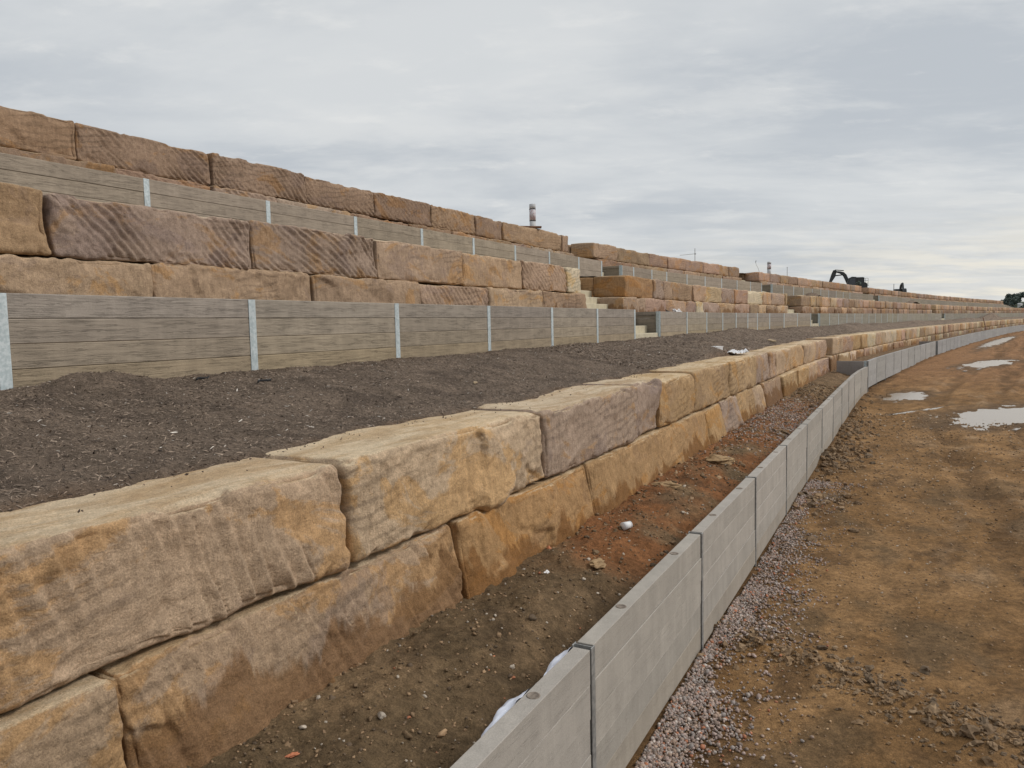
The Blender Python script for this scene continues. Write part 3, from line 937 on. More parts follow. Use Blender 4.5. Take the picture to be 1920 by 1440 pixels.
def stone_wall(label, courses, pal, group=None, ret=False):
    """courses: (z0, z1, p_front, joints, spec) ; spec maps joint index -> (tint, style, wet)"""
    s_first = courses[0][3][0]
    x, y = C(s_first, courses[0][2])
    root = thing('stone_retaining_wall', label, 'stone wall', (float(x), float(y), 0), 0, group)
    inv = Vector(root.location)
    farV, farF, farC, nf = [], [], [], 0
    rnd = random.Random(int(s_first * 10) + len(label))
    for (z0, z1, p, joints, spec, wet0) in courses:
        for i in range(len(joints) - 1):
            s0, s1 = joints[i], joints[i + 1]
            tint, style, wet = spec.get(i, (None, None, None))
            if tint is None:
                tint = rnd.choice(pal); k = rnd.uniform(0.86, 1.16)
                tint = tuple(c * k * rnd.uniform(0.96, 1.04) for c in tint)
            if style is None: style = rnd.choice(['pick', 'rake', 'rake', 'split', 'pick'] if pal is not PAL1 else ['rake', 'rake', 'split', 'teeth'])
            if wet is None: wet = wet0 * rnd.uniform(0.6, 1.1)
            dp = rnd.uniform(-0.03, 0.035); dz = rnd.uniform(-0.02, 0.022)
            (cx, cy), L, a = place(s0, s1, p + dp, rnd.uniform(0.008, 0.03) if z0 < 2.5 else rnd.uniform(0.022, 0.055))
            H = z1 - z0 - 0.008 + (dz if z1 > 0 else 0)
            dist = math.hypot(cx, cy)
            smid = (s0 + s1) / 2
            if smid > FAR_S:
                V, F, sc = block_mesh(L, H, 1.0, 0.28, 'split', rnd.randint(0, 999), 0.04, 0.4)
                ca, sa = math.cos(a), math.sin(a)
                V = np.stack([V[:, 0] * ca - V[:, 1] * sa + cx - inv.x, V[:, 0] * sa + V[:, 1] * ca + cy - inv.y, V[:, 2] + z0], 1)
                farV.append(V); farF.append(F + nf); nf += len(V)
                t = np.array(tint) * (0.66 if wet > 0.4 else 1.0)
                farC.append(np.tile(t, (len(V), 1)))
                continue
            if dist < 21:
                seed_ct[0] += 1
                h = max(0.0085, dist * (0.0016 if style == 'pick' else 0.0023))
                V, F, sc = block_mesh(L, H, 1.0, h, style, seed_ct[0], (0.055 if rnd.random() < 0.5 else 0.042) if z0 < 2.5 else 0.040, 1.0 if z0 < 2.5 else 0.75, 0.15 if wet0 > 0.7 else 0.03)
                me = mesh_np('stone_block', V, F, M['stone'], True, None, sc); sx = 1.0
            else:
                me = variant(style, rnd.randint(0, 2), z1 - z0 - 0.008, 0.055 if dist < 34 else 0.09); sx = L / 1.8
            o = link('stone_block', me, root, (cx - inv.x, cy - inv.y, z0), a, (*tint, max(0.0, min(1.0, wet))))
            o.scale = (sx, 1, 1)
    if ret:                                                      # the wall turns into the bank beside the stairs
        for (z0, z1, p, joints, spec, wet0) in courses:
            (cx, cy), L, a = place(joints[0], joints[0] + 1.3, p + 1.02, 0.02)
            tint = spec.get(0, (None,))[0] or pal[0]
            o = link('stone_block', variant('split', 1, z1 - z0 - 0.008, 0.055), root, (cx - inv.x, cy - inv.y, z0), a, (*tint, 0.0))
            o.scale = (L / 1.8, 1.5, 1)
    if farV:
        o = link('distant_blocks', mesh_np('distant_blocks', np.concatenate(farV), np.concatenate(farF), M['stone_far'], True, np.concatenate(farC)), root)
        tag(o, kind='stuff')
    return root


R_ = random.Random(5)


def J(known, end, lo=1.3, hi=2.4):
    return known + fill_joints(known[-1], end, lo, hi, R_)[1:]


# first stone wall: two courses above the trench
top1 = [-1.9, 0.62, 3.48, 6.25, 9.03, 9.96, 11.78, 14.5, 17.22, 19.06, 20.04, 22.74, 25.59, 27.99, 30.65]
bot1 = [-2.2, -0.3, 1.92, 4.65, 7.22, 12.35, 13.61, 14.96, 16.83, 18.01, 20.4, 23.09, 25.4, 27.62, 30.4]
sp_top = {1: ((0.515, 0.382, 0.265), 'teeth', 0), 2: ((0.545, 0.415, 0.285), 'split', 0), 3: ((0.400, 0.305, 0.235), 'rake', 0),
          4: (MAU, 'split', 0), 5: (OCH, 'rake', 0), 6: ((0.42, 0.29, 0.165), 'rake', 0), 7: ((0.44, 0.31, 0.18), 'rake', 0),
          8: (MAU, 'rake', 0), 9: (PNK, 'rake', 0), 10: (TAN, 'rake', 0), 11: ((0.47, 0.33, 0.20), 'rake', 0), 12: (TAN, 'rake', 0), 13: (PNK, 'rake', 0)}
sp_bot = {1: ((0.43, 0.315, 0.21), 'split', 0.5), 2: ((0.455, 0.33, 0.222), 'teeth', 0.62), 3: ((0.43, 0.265, 0.128), 'split', 0.5), 4: ((0.43, 0.275, 0.140), 'rake', 0.42),
          5: ((0.42, 0.275, 0.14), 'rake', 0.4), 6: (MAU, 'split', 0.3), 7: (OCH, 'rake', 0.45), 8: (TAN, 'split', 0.4), 9: (BRN, 'rake', 0.7)}
stone_wall('near two-course wall of tan sandstone blocks above the muddy trench',
           [(0.62, 1.395, 2.85, bot1, sp_bot, 0.75), (1.40, Z_S1, P_S1 - 0.06, top1, sp_top, 0.0)], PAL1)
R_.seed(8)
stone_wall('far continuation of the tan front stone wall beyond its set-forward corner',
           [(0.75, 1.44, 2.80, J([30.55], S_END), {}, 0.8), (1.445, Z_S1 + 0.06, 2.84, J([30.95], S_END), {0: (TAN, 'rake', 0)}, 0.0)], PAL1)

# second stone wall, three runs split by stairs
R_.seed(12)
t2 = [-1.5, 1.4, 4.27, 6.74, 9.22, 11.73, 14.12, 16.35, 17.2]
b2 = [-1.8, 0.3, 2.6, 5.28, 7.73, 10.24, 12.51, 14.87, 17.35]
stone_wall('second-tier stone wall at left with slanting pick marks, above the grain-faced panels',
           [(2.98, 3.60, P_S2 - 0.05, b2, {2: ((0.44, 0.32, 0.215), 'split', 0), 3: ((0.41, 0.295, 0.20), 'split', 0), 4: ((0.38, 0.275, 0.19), 'split', 0.05), 5: (PNK, 'pick', 0.05), 6: (TAN, 'rake', 0.1), 7: (BRN, 'rake', 0.25)}, 0.15),
            (3.605, Z_S2, P_S2 + 0.02, t2, {1: ((0.40, 0.275, 0.165), 'split', 0), 2: ((0.370, 0.280, 0.222), 'pick', 0), 3: ((0.345, 0.262, 0.205), 'pick', 0), 4: ((0.42, 0.308, 0.22), 'rake', 0),
                                            5: ((0.45, 0.32, 0.21), 'rake', 0), 6: (PNK, 'pick', 0), 7: (CRM, 'rake', 0)}, 0.0)], PAL2)
# the slab ends read paler: last block is a thin cream slab
t2b = J([20.42, 23.01, 24.1, 25.26, 27.59, 29.01, 31.09, 32.83, 34.68, 37.04, 38.5, 40.96], 41.3, 0.2, 0.4)
b2b = J([20.0, 21.88, 24.2, 26.58, 27.6, 28.56, 30.65], 41.3)
stone_wall('second-tier stone wall between the first and second stairs, holding a cream block',
           [(2.98, 3.60, P_S2 - 0.05, b2b, {2: (PNK, 'split', 0.2), 4: (CRM, 'split', 0)}, 0.45),
            (3.605, Z_S2, P_S2 + 0.02, t2b, {0: ((0.36, 0.225, 0.12), 'split', 0), 1: (MAU, 'split', 0), 8: (CRM, 'rake', 0)}, 0.0)], PAL2, None, True)
stone_wall('second-tier stone wall past the second stairs, running into the distance',
           [(2.98, 3.60, P_S2 - 0.05, J([44.3], 96.5), {}, 0.5), (3.605, Z_S2, P_S2 + 0.02, J([44.4], 96.5), {}, 0.0)], PAL2, None, True)
stone_wall('farthest stretch of the second-tier stone wall near the treeline',
           [(2.98, 3.60, P_S2 - 0.05, J([100.0], S_END), {}, 0.5), (3.605, Z_S2, P_S2 + 0.02, J([100.0], S_END), {}, 0.0)], PAL2, None, True)

# third stone wall on top
R_.seed(21)
t3 = [2.4, 4.6, 6.99, 9.41, 11.72, 13.97, 16.3, 18.53, 20.12, 24.45, 25.0]
b3 = J([2.0], 25.3)
dkr = (0.315, 0.222, 0.158)
stone_wall('top stone wall at left, dark brown pick-marked blocks against the sky',
           [(4.80, 5.425, P_S3 - 0.05, b3, {}, 0.1),
            (5.43, Z_S3, P_S3 + 0.02, t3, {0: (dkr, 'split', 0), 1: ((0.355, 0.242, 0.158), 'split', 0), 2: (dkr, 'pick', 0), 3: ((0.325, 0.232, 0.168), 'pick', 0), 4: (dkr, 'pick', 0), 5: ((0.290, 0.202, 0.145), 'pick', 0),
                                           6: ((0.36, 0.25, 0.165), 'pick', 0), 7: (dkr, 'pick', 0), 8: ((0.38, 0.268, 0.175), 'pick', 0), 9: (PNK, 'rake', 0)}, 0.0)], PAL3)
t3b = J([27.04, 29.25, 32.39, 34.34, 36.66, 39.14, 41.62], 45.1, 1.6, 2.4)
stone_wall('top stone wall between the first and second upper stairs, below the survey pole',
           [(4.80, 5.425, P_S3 - 0.05, J([27.4], 45.3), {}, 0.1), (5.43, Z_S3, P_S3 + 0.02, t3b, {}, 0.0)], PAL3, None, True)
stone_wall('top stone wall in front of the dark excavator',
           [(4.75, 5.375, P_S3 - 0.05, J([49.0], 80.0), {}, 0.3), (5.38, Z_S3 - 0.05, P_S3 + 0.02, J([48.97], 80.0), {}, 0.0)], PAL3, None, True)
stone_wall('farthest low stretch of the top stone wall ending near the trees',
           [(4.72, 5.325, P_S3 - 0.05, J([83.2], 195.0), {}, 0.3), (5.33, Z_S3 - 0.10, P_S3 + 0.02, J([83.0], 195.0), {}, 0.0)], PAL3, None, True)

# ------------------------------------------------------------------ concrete sleeper walls
SLV = {}


def sleeper_mesh(L, T=0.085, H=0.1985):
    k = (round(L, 2), T)
    if k not in SLV:
        b = MB(); b.box((0, T / 2, H / 2), (round(L, 2), T, H), 0, 0.003 if T > 0.09 else 0.007)
        SLV[k] = b.mesh('sleeper', M['sleeper_plain' if T > 0.09 else 'sleeper'])
    return SLV[k]


def post_mesh(h, mat, fl=0.10, dp=0.12):
    """H section: front flange at y=-0.008"""
    k = ('post', round(h, 2), mat, dp, fl)
    if k not in SLV:
        b = MB()
        b.box((0, -0.004, h / 2), (fl, 0.008, h), 0, 0.002)
        b.box((0, dp + 0.004, h / 2), (fl, 0.008, h), 0, 0.002)
        b.box((0, dp / 2, h / 2), (0.007, dp - 0.001, h - 0.002))
        SLV[k] = b.mesh('post', M[mat])
    return SLV[k]


def rim_mesh():
    if 'rim' not in SLV:
        n = 18; V = []; F = []
        for i in range(n):
            t = 2 * math.pi * i / n
            for r, z in ((0.034, 0.0005), (0.034, 0.0035), (0.027, 0.0035), (0.025, 0.001)):
                V.append((r * math.cos(t), r * math.sin(t), z))
        for i in range(n):
            j = (i + 1) % n
            for k in range(3): F.append((i * 4 + k, j * 4 + k, j * 4 + k + 1, i * 4 + k + 1))
        V.append((0, 0, 0.002)); tri = [(i * 4 + 3, ((i + 1) % n) * 4 + 3, len(V) - 1) for i in range(n)]
        SLV['rim'] = mesh_np('lifting_hole', np.array(V), [np.array(F), np.array(tri)], M['rim'])
    return SLV['rim']


def sleeper_wall(label, posts, p, ztop, rows, tints, grain, post_mat, post_top=0.0, far_s=52.0, holes=False, zdrop=None, ret=None, T=0.085, group=None):
    x, y = C(posts[0], p)
    root = thing('sleeper_wall', label, 'retaining wall', (float(x), float(y), 0), 0, group)
    ox, oy = float(x), float(y)
    rnd = random.Random(int(posts[0] * 7) + int(p * 10))
    far = MB(); farcol = []
    HP = rows * 0.2 + 0.3
    dpost = T + 0.004
    for i, s in enumerate(posts):
        px, py = C(s, p)
        zt = ztop + (zdrop(s) if zdrop else 0)
        if s > far_s + 20: continue
        o = link('post', post_mesh(HP, post_mat, 0.05 if T > 0.09 else 0.095, dpost), root, (float(px) - ox, float(py) - oy, zt + post_top - HP), yaw(s) + rnd.uniform(-0.01, 0.01))
    for i in range(len(posts) - 1):
        s0, s1 = posts[i], posts[i + 1]
        (cx, cy), L, a = place(s0, s1, p, 0.07 if T > 0.09 else 0.022)
        zt = ztop + (zdrop((s0 + s1) / 2) if zdrop else 0)
        kp = rnd.uniform(0.9, 1.1) if T < 0.09 else rnd.uniform(0.94, 1.06); wk = rnd.uniform(0.95, 1.05) if T < 0.09 else rnd.uniform(0.99, 1.01)
        for r in range(rows):
            k = kp * rnd.uniform(0.95, 1.05)
            t = tuple(c * k * (1.0, 1.0, wk)[j] for j, c in enumerate(tints[min(r, len(tints) - 1)]))
            z = zt - 0.2 * (r + 1) + 0.001
            if (s0 + s1) / 2 > far_s:
                far.box((cx - ox - math.sin(a) * T / 2, cy - oy + math.cos(a) * T / 2, z + 0.099), (L, T, 0.198), a, 0.006)
                farcol.append(np.tile(t, (24, 1)))
                continue
            jy = rnd.uniform(-0.004, 0.004)
            o = link('sleeper', sleeper_mesh(L, T), root, (cx - ox - math.sin(a) * jy, cy - oy + math.cos(a) * jy, z + rnd.uniform(-0.0006, 0.0006)), a + rnd.uniform(-0.0012, 0.0012), (*t, grain * rnd.uniform(0.7, 1.0)))
            if holes and r == 0 and s0 < 20:
                for hx in (-0.25, 0.25):
                    h = link('lifting_hole', rim_mesh(), o, (hx * L, T / 2 + 0.004, 0.198))
    if ret:                                                      # return panel into the bank at the first post
        s0, Lr = posts[0], ret
        (x0, y0), (x1, y1) = C(s0 + 0.03, p + 0.02), C(s0 + 0.03, p + 0.02 + Lr)
        a = math.atan2(y1 - y0, x1 - x0)
        cx, cy = (x0 + x1) / 2, (y0 + y1) / 2
        for r in range(rows):
            t = tuple(c * 0.9 for c in tints[min(r, len(tints) - 1)])
            o = link('sleeper', sleeper_mesh(round(Lr - 0.2, 2), T), root, (float(cx) - ox, float(cy) - oy, ztop - 0.2 * (r + 1)), a + math.pi, (*t, grain))
        px, py = C(s0 - 0.11, p + 0.02)
        link('post', post_mesh(HP, post_mat, 0.095, dpost), root, (float(px) - ox, float(py) - oy, ztop - HP), yaw(s0) - math.pi / 2)
    if far.n:
        me = mesh_np('distant_sleepers', np.concatenate(far.v), [np.array(far.f4)] + ([np.array(far.f3)] if far.f3 else []), M['sleeper_far'], False, np.concatenate(farcol))
        tag(link('distant_sleepers', me, root), kind='stuff')
    return root


GREY = (0.362, 0.333, 0.296)
F1 = [-3.6, -1.15, 1.3, 3.74, 6.22, 8.73, 11.15, 13.56, 16.05, 18.5, 20.95, 23.4, 25.8, 28.2, 30.3]
sleeper_wall('low grey concrete panel wall in the right foreground beside the gravel', F1, P_FRONT, Z_FRONT, 5, [GREY, GREY, GREY, (0.345, 0.318, 0.282), (0.33, 0.292, 0.245)], 0.14, 'galv_dull', 0.004, holes=True, T=0.10)
F2 = [30.45 + 2.42 * k for k in range(11)]
sleeper_wall('low grey concrete panel wall curving away past the short cross wall', F2, P_FRONT, Z_FRONT + 0.20, 5, [(0.335, 0.325, 0.31)], 0.2, 'galv_dull', 0.0, zdrop=lambda s: 0.0, T=0.10)
F3 = [55.3 + 2.42 * k for k in range(48)]
sleeper_wall('far stretch of the low grey concrete wall beside the wet tracks', F3, P_FRONT - 0.05, Z_FRONT + 0.20, 5, [(0.33, 0.325, 0.32)], 0.2, 'galv_dull', 0.0, T=0.10)


def cross_wall(label, s, p0, p1, ztop, rows):
    x0, y0 = C(s, p0); x1, y1 = C(s, p1)
    root = thing('cross_wall', label, 'retaining wall', (float(x0), float(y0), 0))
    a = math.atan2(y1 - y0, x1 - x0); L = math.hypot(x1 - x0, y1 - y0)
    for r in range(rows):
        link('sleeper', sleeper_mesh(round(L, 2), 0.1), root, (float(x1 - x0) / 2, float(y1 - y0) / 2, ztop - 0.2 * (r + 1)), a, (0.29, 0.27, 0.255, 0.2))
    px, py = C(s + 0.02, p0 - 0.03)
    link('post', post_mesh(1.3, 'galv'), root, (float(px - x0), float(py - y0), ztop - 1.3), a + math.pi)
    return root


cross_wall('short grey cross wall joining the low wall to the stones', 30.4, P_FRONT + 0.14, 2.60, Z_FRONT + 0.20, 3)
cross_wall('second short cross wall, farther along behind the low wall', 55.0, P_FRONT + 0.14, 2.50, Z_FRONT + 0.20, 2)

W2T = [(0.315, 0.275, 0.230), (0.315, 0.268, 0.212), (0.322, 0.268, 0.200), (0.338, 0.270, 0.182), (0.35, 0.27, 0.168)]
A2 = [-1.7, 0.8, 3.26, 5.76, 8.31, 10.84, 13.33, 15.74, 18.32]
sleeper_wall('brown timber-grain concrete panels with pale steel posts behind the near mulch', A2, P_W2, Z_W2, 5, W2T, 1.0, 'galv', -0.002)
B2 = [20.48, 23.37, 25.87, 27.96, 29.78, 31.42, 32.8, 34.63, 37.07, 39.58, 42.36]
sleeper_wall('second-tier panel wall between the first and second concrete stairs', B2, P_W2, Z_W2 - 0.03, 5, W2T, 0.8, 'galv', 0.0, ret=1.0)
C2 = [44.42 + 2.39 * k for k in range(23)]
sleeper_wall('second-tier panel wall after the second stairs, many thin posts', C2, P_W2, Z_W2 - 0.03, 5, [(0.285, 0.26, 0.21)], 0.5, 'galv', 0.0, ret=1.0)
D2 = [99.6 + 2.4 * k for k in range(56)]
sleeper_wall('farthest second-tier panel wall behind the distant mulch heap', D2, P_W2, Z_W2 - 0.03, 5, [(0.285, 0.262, 0.215)], 0.5, 'galv', 0.0, ret=1.0)
W3T = [(0.335, 0.28, 0.216), (0.328, 0.273, 0.208)]
A3 = [0.35, 2.7, 5.03, 7.36, 9.72, 12.06, 14.39, 16.7, 19.0, 21.28, 23.62, 25.66]
sleeper_wall('upper brown panel wall below the dark top stones at left', A3, P_W3, Z_W3, 4, W3T, 0.9, 'galv', 0.0)
B3 = [27.5, 28.62, 30.45, 32.02, 34.29, 36.71, 39.15, 41.66, 44.03, 46.18]
sleeper_wall('upper panel wall between the first and second upper stairs', B3, P_W3, Z_W3 - 0.03, 4, W3T, 0.7, 'galv', 0.0, ret=1.0)
C3 = [48.38 + 2.45 * k for k in range(14)]
sleeper_wall('upper panel wall below the excavator with evenly spaced posts', C3, P_W3, Z_W3 - 0.03, 4, [(0.28, 0.24, 0.19)], 0.5, 'galv', 0.0, ret=1.0)
D3 = [83.0 + 2.45 * k for k in range(54)]
sleeper_wall('farthest upper panel wall sloping down towards the trees', D3, P_W3, Z_W3 - 0.05, 4, [(0.28, 0.245, 0.195)], 0.5, 'galv', 0.0, zdrop=lambda s: -1.0 * float(sstep(s, 185, 215)), ret=1.0)


# ------------------------------------------------------------------ stairs
def stairs(label, g0, g1, p0, z0, zend, n, gw=None):
    x, y = C((g0 + g1) / 2, p0)
    root = thing('concrete_stairs', label, 'stairs', (float(x), float(y), 0), yaw((g0 + g1) / 2), 'stairs through the terraces')
    w = g1 - g0 - 0.10
    rise = (zend - z0) / n
    for k in range(n):
        y0 = 0.02 + k * 0.33
        b = MB(); d = (n - k) * 0.33 + 0.3
        if gw and k == 3: w += g0 - gw
        b.box(((gw - g0) / 2 if gw and k >= 3 else 0, d / 2, (rise * (k + 1) - (rise + 0.25 if k else 0.5)) + (rise + 0.25 if k else 0.5 + 0) / 2 - (0 if k else 0)), (w, d, rise + 0.25 if k else 0.5), 0, 0.012)
        link('step', b.mesh('step', M['step']), root, (0, y0 + 0.002 * k, z0))
    return root


stairs('nearest pale concrete steps beside the grain-faced panels', *GAP2[0], P_W2, 2.36, Z_S2 + 0.0, 9, 17.28)
stairs('pale steps through the second-tier wall near the cream block', *GAP2[1], P_W2, 2.40, Z_S2, 9, 41.4)
stairs('distant steps through the second-tier wall', *GAP2[2], P_W2, 2.40, Z_S2, 9)
stairs('upper steps between the pick-marked wall and the survey pole run', *GAP3[0], P_W3, 4.28, Z_S3 - 0.05, 9, 25.08)
stairs('upper steps left of the far marker pipe', *GAP3[1], P_W3, 4.28, Z_S3 - 0.05, 9, 45.4)
stairs('far upper steps right of the excavator', *GAP3[2], P_W3, 4.28, Z_S3 - 0.08, 9)

# ------------------------------------------------------------------ loose stuff: mulch chips, gravel, clods
def ico(sub):
    t = (1 + 5 ** 0.5) / 2
    V = [(-1, t, 0), (1, t, 0), (-1, -t, 0), (1, -t, 0), (0, -1, t), (0, 1, t), (0, -1, -t), (0, 1, -t), (t, 0, -1), (t, 0, 1), (-t, 0, -1), (-t, 0, 1)]
    F = [(0, 11, 5), (0, 5, 1), (0, 1, 7), (0, 7, 10), (0, 10, 11), (1, 5, 9), (5, 11, 4), (11, 10, 2), (10, 7, 6), (7, 1, 8), (3, 9, 4), (3, 4, 2), (3, 2, 6), (3, 6, 8), (3, 8, 9), (4, 9, 5), (2, 4, 11), (6, 2, 10), (8, 6, 7), (9, 8, 1)]
    V = [np.array(v) / np.linalg.norm(v) for v in V]
    for _ in range(sub):
        mid = {}; G = []

        def mp(a, b):
            k = (min(a, b), max(a, b))
            if k not in mid:
                q = V[a] + V[b]; V.append(q / np.linalg.norm(q)); mid[k] = len(V) - 1
            return mid[k]
        for a, b, c in F:
            ab, bc, ca = mp(a, b), mp(b, c), mp(c, a)
            G += [(a, ab, ca), (b, bc, ab), (c, ca, bc), (ab, bc, ca)]
        F = G
    return np.array(V), np.array(F)


def lumps(sub, n, seed, rough):
    V, F = ico(sub); out = []
    for k in range(n):
        d = 1 + rough * noise(V[:, 0] * 1.3 + k * 5, V[:, 1] * 1.3, V[:, 2] * 1.3, seed) + rough * 0.5 * noise(V[:, 0] * 3 + k * 9, V[:, 1] * 3, V[:, 2] * 3, seed + 1)
        out.append(V * d[:, None])
    return out, F


def rotmats(n, flat=1.0):
    a = RNG.uniform(0, 2 * math.pi, n); b = RNG.normal(0, 0.45 * flat, n); c = RNG.normal(0, 0.45 * flat, n)
    ca, sa, cb, sb, cc, sc = np.cos(a), np.sin(a), np.cos(b), np.sin(b), np.cos(c), np.sin(c)
    z = np.zeros(n); o = np.ones(n)
    Rz = np.stack([ca, -sa, z, sa, ca, z, z, z, o], 1).reshape(n, 3, 3)
    Rx = np.stack([o, z, z, z, cb, -sb, z, sb, cb], 1).reshape(n, 3, 3)
    Ry = np.stack([cc, z, sc, z, o, z, -sc, z, cc], 1).reshape(n, 3, 3)
    return Rz @ Rx @ Ry


def scatter(name, s, p, z, size, temps, F, cols, label, cat, sink=0.25, smooth=True, flat=1.0):
    """one mesh made of many small pieces lying on the ground; size (n,3)"""
    n = len(s)
    x, y = C(s, p)
    pos = np.stack([x, y, z + size[:, 2] * (1 - sink * 2) * 0.5], 1)
    R = rotmats(n, flat)
    T = np.stack(temps)[RNG.integers(0, len(temps), n)] * size[:, None, :]
    V = np.einsum('nij,nkj->nki', R, T) + pos[:, None, :]
    k = T.shape[1]
    FF = (F[None] + (np.arange(n) * k)[:, None, None]).reshape(-1, F.shape[1])
    cc = np.repeat(cols, k, 0)
    me = mesh_np(name, V.reshape(-1, 3), FF, M['bits'], smooth, cc)
    return tag(link(name, me), label, cat, kind='stuff')


def pick(pal, w, n, var=0.2):
    pal = np.array(pal); i = RNG.choice(len(pal), n, p=np.array(w) / sum(w))
    return pal[i] * RNG.uniform(1 - var, 1 + var, (n, 1))


# mulch chips
shard = np.array([(-1, -0.25, 0), (1, -0.12, 0.05), (0.55, 0.3, 0), (-0.7, 0.22, 0.12), (0.1, 0.0, 0.45)], float)
SF = np.array([(0, 1, 4), (1, 2, 4), (2, 3, 4), (3, 0, 4)])
def chips(n, s0, s1, lo, hi, power):
    s = s0 + (s1 - s0) * RNG.random(n) ** power
    p = RNG.uniform(3.66, P_W2 - 0.02, n)
    L = RNG.uniform(lo, hi, n) * (0.6 + 0.8 * RNG.random(n) ** 3)
    size = np.stack([L, L * RNG.uniform(0.35, 0.9, n), L * RNG.uniform(0.2, 0.6, n)], 1)
    cols = pick([(0.14, 0.106, 0.082), (0.21, 0.16, 0.122), (0.28, 0.215, 0.163), (0.37, 0.29, 0.225), (0.58, 0.53, 0.47), (0.07, 0.053, 0.043)], [3, 5, 4, 1.5, 0.3, 1.6], n)
    return s, p, size, cols


s, p, size, cols = chips(60000, 1.0, 15, 0.007, 0.024, 1.25)
s2, p2, size2, cols2 = chips(26000, 12, 45, 0.016, 0.045, 1.5)
s, p = np.concatenate([s, s2]), np.concatenate([p, p2]); size = np.concatenate([size, size2]); cols = np.concatenate([cols, cols2])
scatter('mulch_chips', s, p, mulch_z(s, p), size, [shard, shard * [1, -1, 1]], SF, cols, 'loose dark bark and grit chips over the mulch bed', 'mulch', 0.2, False, 0.8)

PEB, PF = lumps(1, 8, 401, 0.95)
PE0, PF0 = lumps(0, 8, 402, 0.5)


def gravel(n, s0, s1, spread, seed):
    s = s0 + (s1 - s0) * RNG.random(n)
    w = spread * (0.45 + 0.75 * sstep(fbm(s * 0.9, s * 0, 0, seed, 3), -0.35, 0.4))
    d = np.abs(RNG.normal(0, 0.45, n)) * w + np.where(RNG.random(n) < 0.12, RNG.random(n) * 0.55, 0)
    keep = RNG.random(n) < (0.12 + 0.88 * sstep(fbm(s * 1.1 + 40, d * 1.2, 0, seed + 1, 3), -0.35, 0.02))
    return s[keep], (P_FRONT - 0.02 - d)[keep]


s, p = gravel(14000, 2.6, 8.2, 0.50, 411)
sb, pb = gravel(6000, 8.2, 14.0, 0.55, 413)
s, p = np.concatenate([s, sb]), np.concatenate([p, pb]); n = len(s)
r = RNG.uniform(0.006, 0.0155, n) * (0.8 + 0.7 * RNG.random(n) ** 5)
size = np.stack([r * RNG.uniform(0.9, 1.35, n), r, r * RNG.uniform(0.6, 0.9, n)], 1)
GP = [(0.37, 0.285, 0.25), (0.30, 0.262, 0.242), (0.48, 0.42, 0.375), (0.40, 0.17, 0.095), (0.22, 0.17, 0.14), (0.37, 0.27, 0.21)]
GW = [5, 3, 1.4, 0.8, 3, 3]
scatter('gravel', s, p, ground_z(s, p) + RNG.uniform(0, 0.012, n), size, PE0, PF0, pick(GP, GW, n), 'pinkish grey gravel along the foot of the low concrete wall', 'gravel', 0.1)
n = 2600
s = RNG.normal(16.8, 1.9, n); p = RNG.uniform(1.8, 2.85, n)
r = RNG.uniform(0.009, 0.022, n); size = np.stack([r * 1.2, r, r * 0.7], 1)
scatter('gravel', s, p, trench_z(s, p), size, PE0, PF0, pick(GP, GW, n), 'pinkish gravel patch in the trench between the walls', 'gravel', 0.1)

# clods and crumbs on the clay
n = 2000
s = RNG.uniform(4.6, 7.2, n); p = 0.35 - (6.2 - s) * 1.9 + RNG.normal(0, 0.55, n) * (0.4 + RNG.random(n))
sb = np.concatenate([RNG.normal(16.3, 0.8, 220), RNG.normal(12.2, 0.35, 70), RNG.normal(20.5, 1.2, 110), RNG.uniform(10, 30, 120)]); pb = P_FRONT - 0.05 - np.abs(RNG.normal(0, 0.35, len(sb)))
s, p = np.concatenate([s, sb]), np.concatenate([p, pb]); n2 = len(s)
r = np.concatenate([RNG.uniform(0.006, 0.02, n) * (1 + 1.6 * RNG.random(n) ** 8), RNG.uniform(0.015, 0.06, len(sb))])
size = np.stack([r * RNG.uniform(0.9, 1.5, n2), r, r * RNG.uniform(0.45, 0.8, n2)], 1)
cl = pick([(0.19, 0.125, 0.072), (0.24, 0.155, 0.085), (0.15, 0.105, 0.066), (0.27, 0.185, 0.11)], [4, 3, 3, 2], n2)
scatter('clods', s, p, ground_z(s, p), size, PEB, PF, cl, 'churned brown clods scattered over the clay', 'soil', 0.3, False)
n = 9000
s = 2.5 + 22 * RNG.random(n) ** 1.6; p = P_FRONT - 0.05 - 7 * RNG.random(n) ** 1.3
r = RNG.uniform(0.004, 0.012, n) * (0.5 + s / 12)
size = np.stack([r * 1.3, r, r * 0.7], 1)
cl = pick([(0.21, 0.135, 0.075), (0.30, 0.20, 0.115), (0.15, 0.10, 0.06), (0.44, 0.36, 0.28), (0.40, 0.27, 0.16)], [4, 4, 3, 1, 2], n)
scatter('soil_crumbs', s, p, ground_z(s, p), size, PE0, PF0, cl, 'small stones and crumbs on the open clay', 'soil', 0.25)
n = 6000
s = 1.5 + 24 * RNG.random(n) ** 1.7; p = RNG.uniform(1.66, 2.95, n)
r = RNG.uniform(0.003, 0.010, n) * (1 + 2.0 * RNG.random(n) ** 12) * (0.65 + s / 15)
size = np.stack([r * 1.3, r, r * 0.7], 1)
cl = pick([(0.17, 0.115, 0.065), (0.25, 0.165, 0.095), (0.12, 0.085, 0.055), (0.44, 0.38, 0.31), (0.36, 0.24, 0.14), (0.42, 0.17, 0.09)], [4, 4, 3, 1.0, 1.6, 0.3], n)
scatter('trench_rubble', s, p, trench_z(s, p), size, PEB, PF, cl, 'crumbled soil and stone chips on the trench floor', 'soil', 0.3)
n = 260
s = RNG.uniform(0.8, 12, n); p = np.concatenate([RNG.normal(3.64, 0.06, 190), RNG.uniform(3.15, 3.65, 70)])
r = RNG.uniform(0.002, 0.006, n) * (1 + RNG.random(n) ** 6)
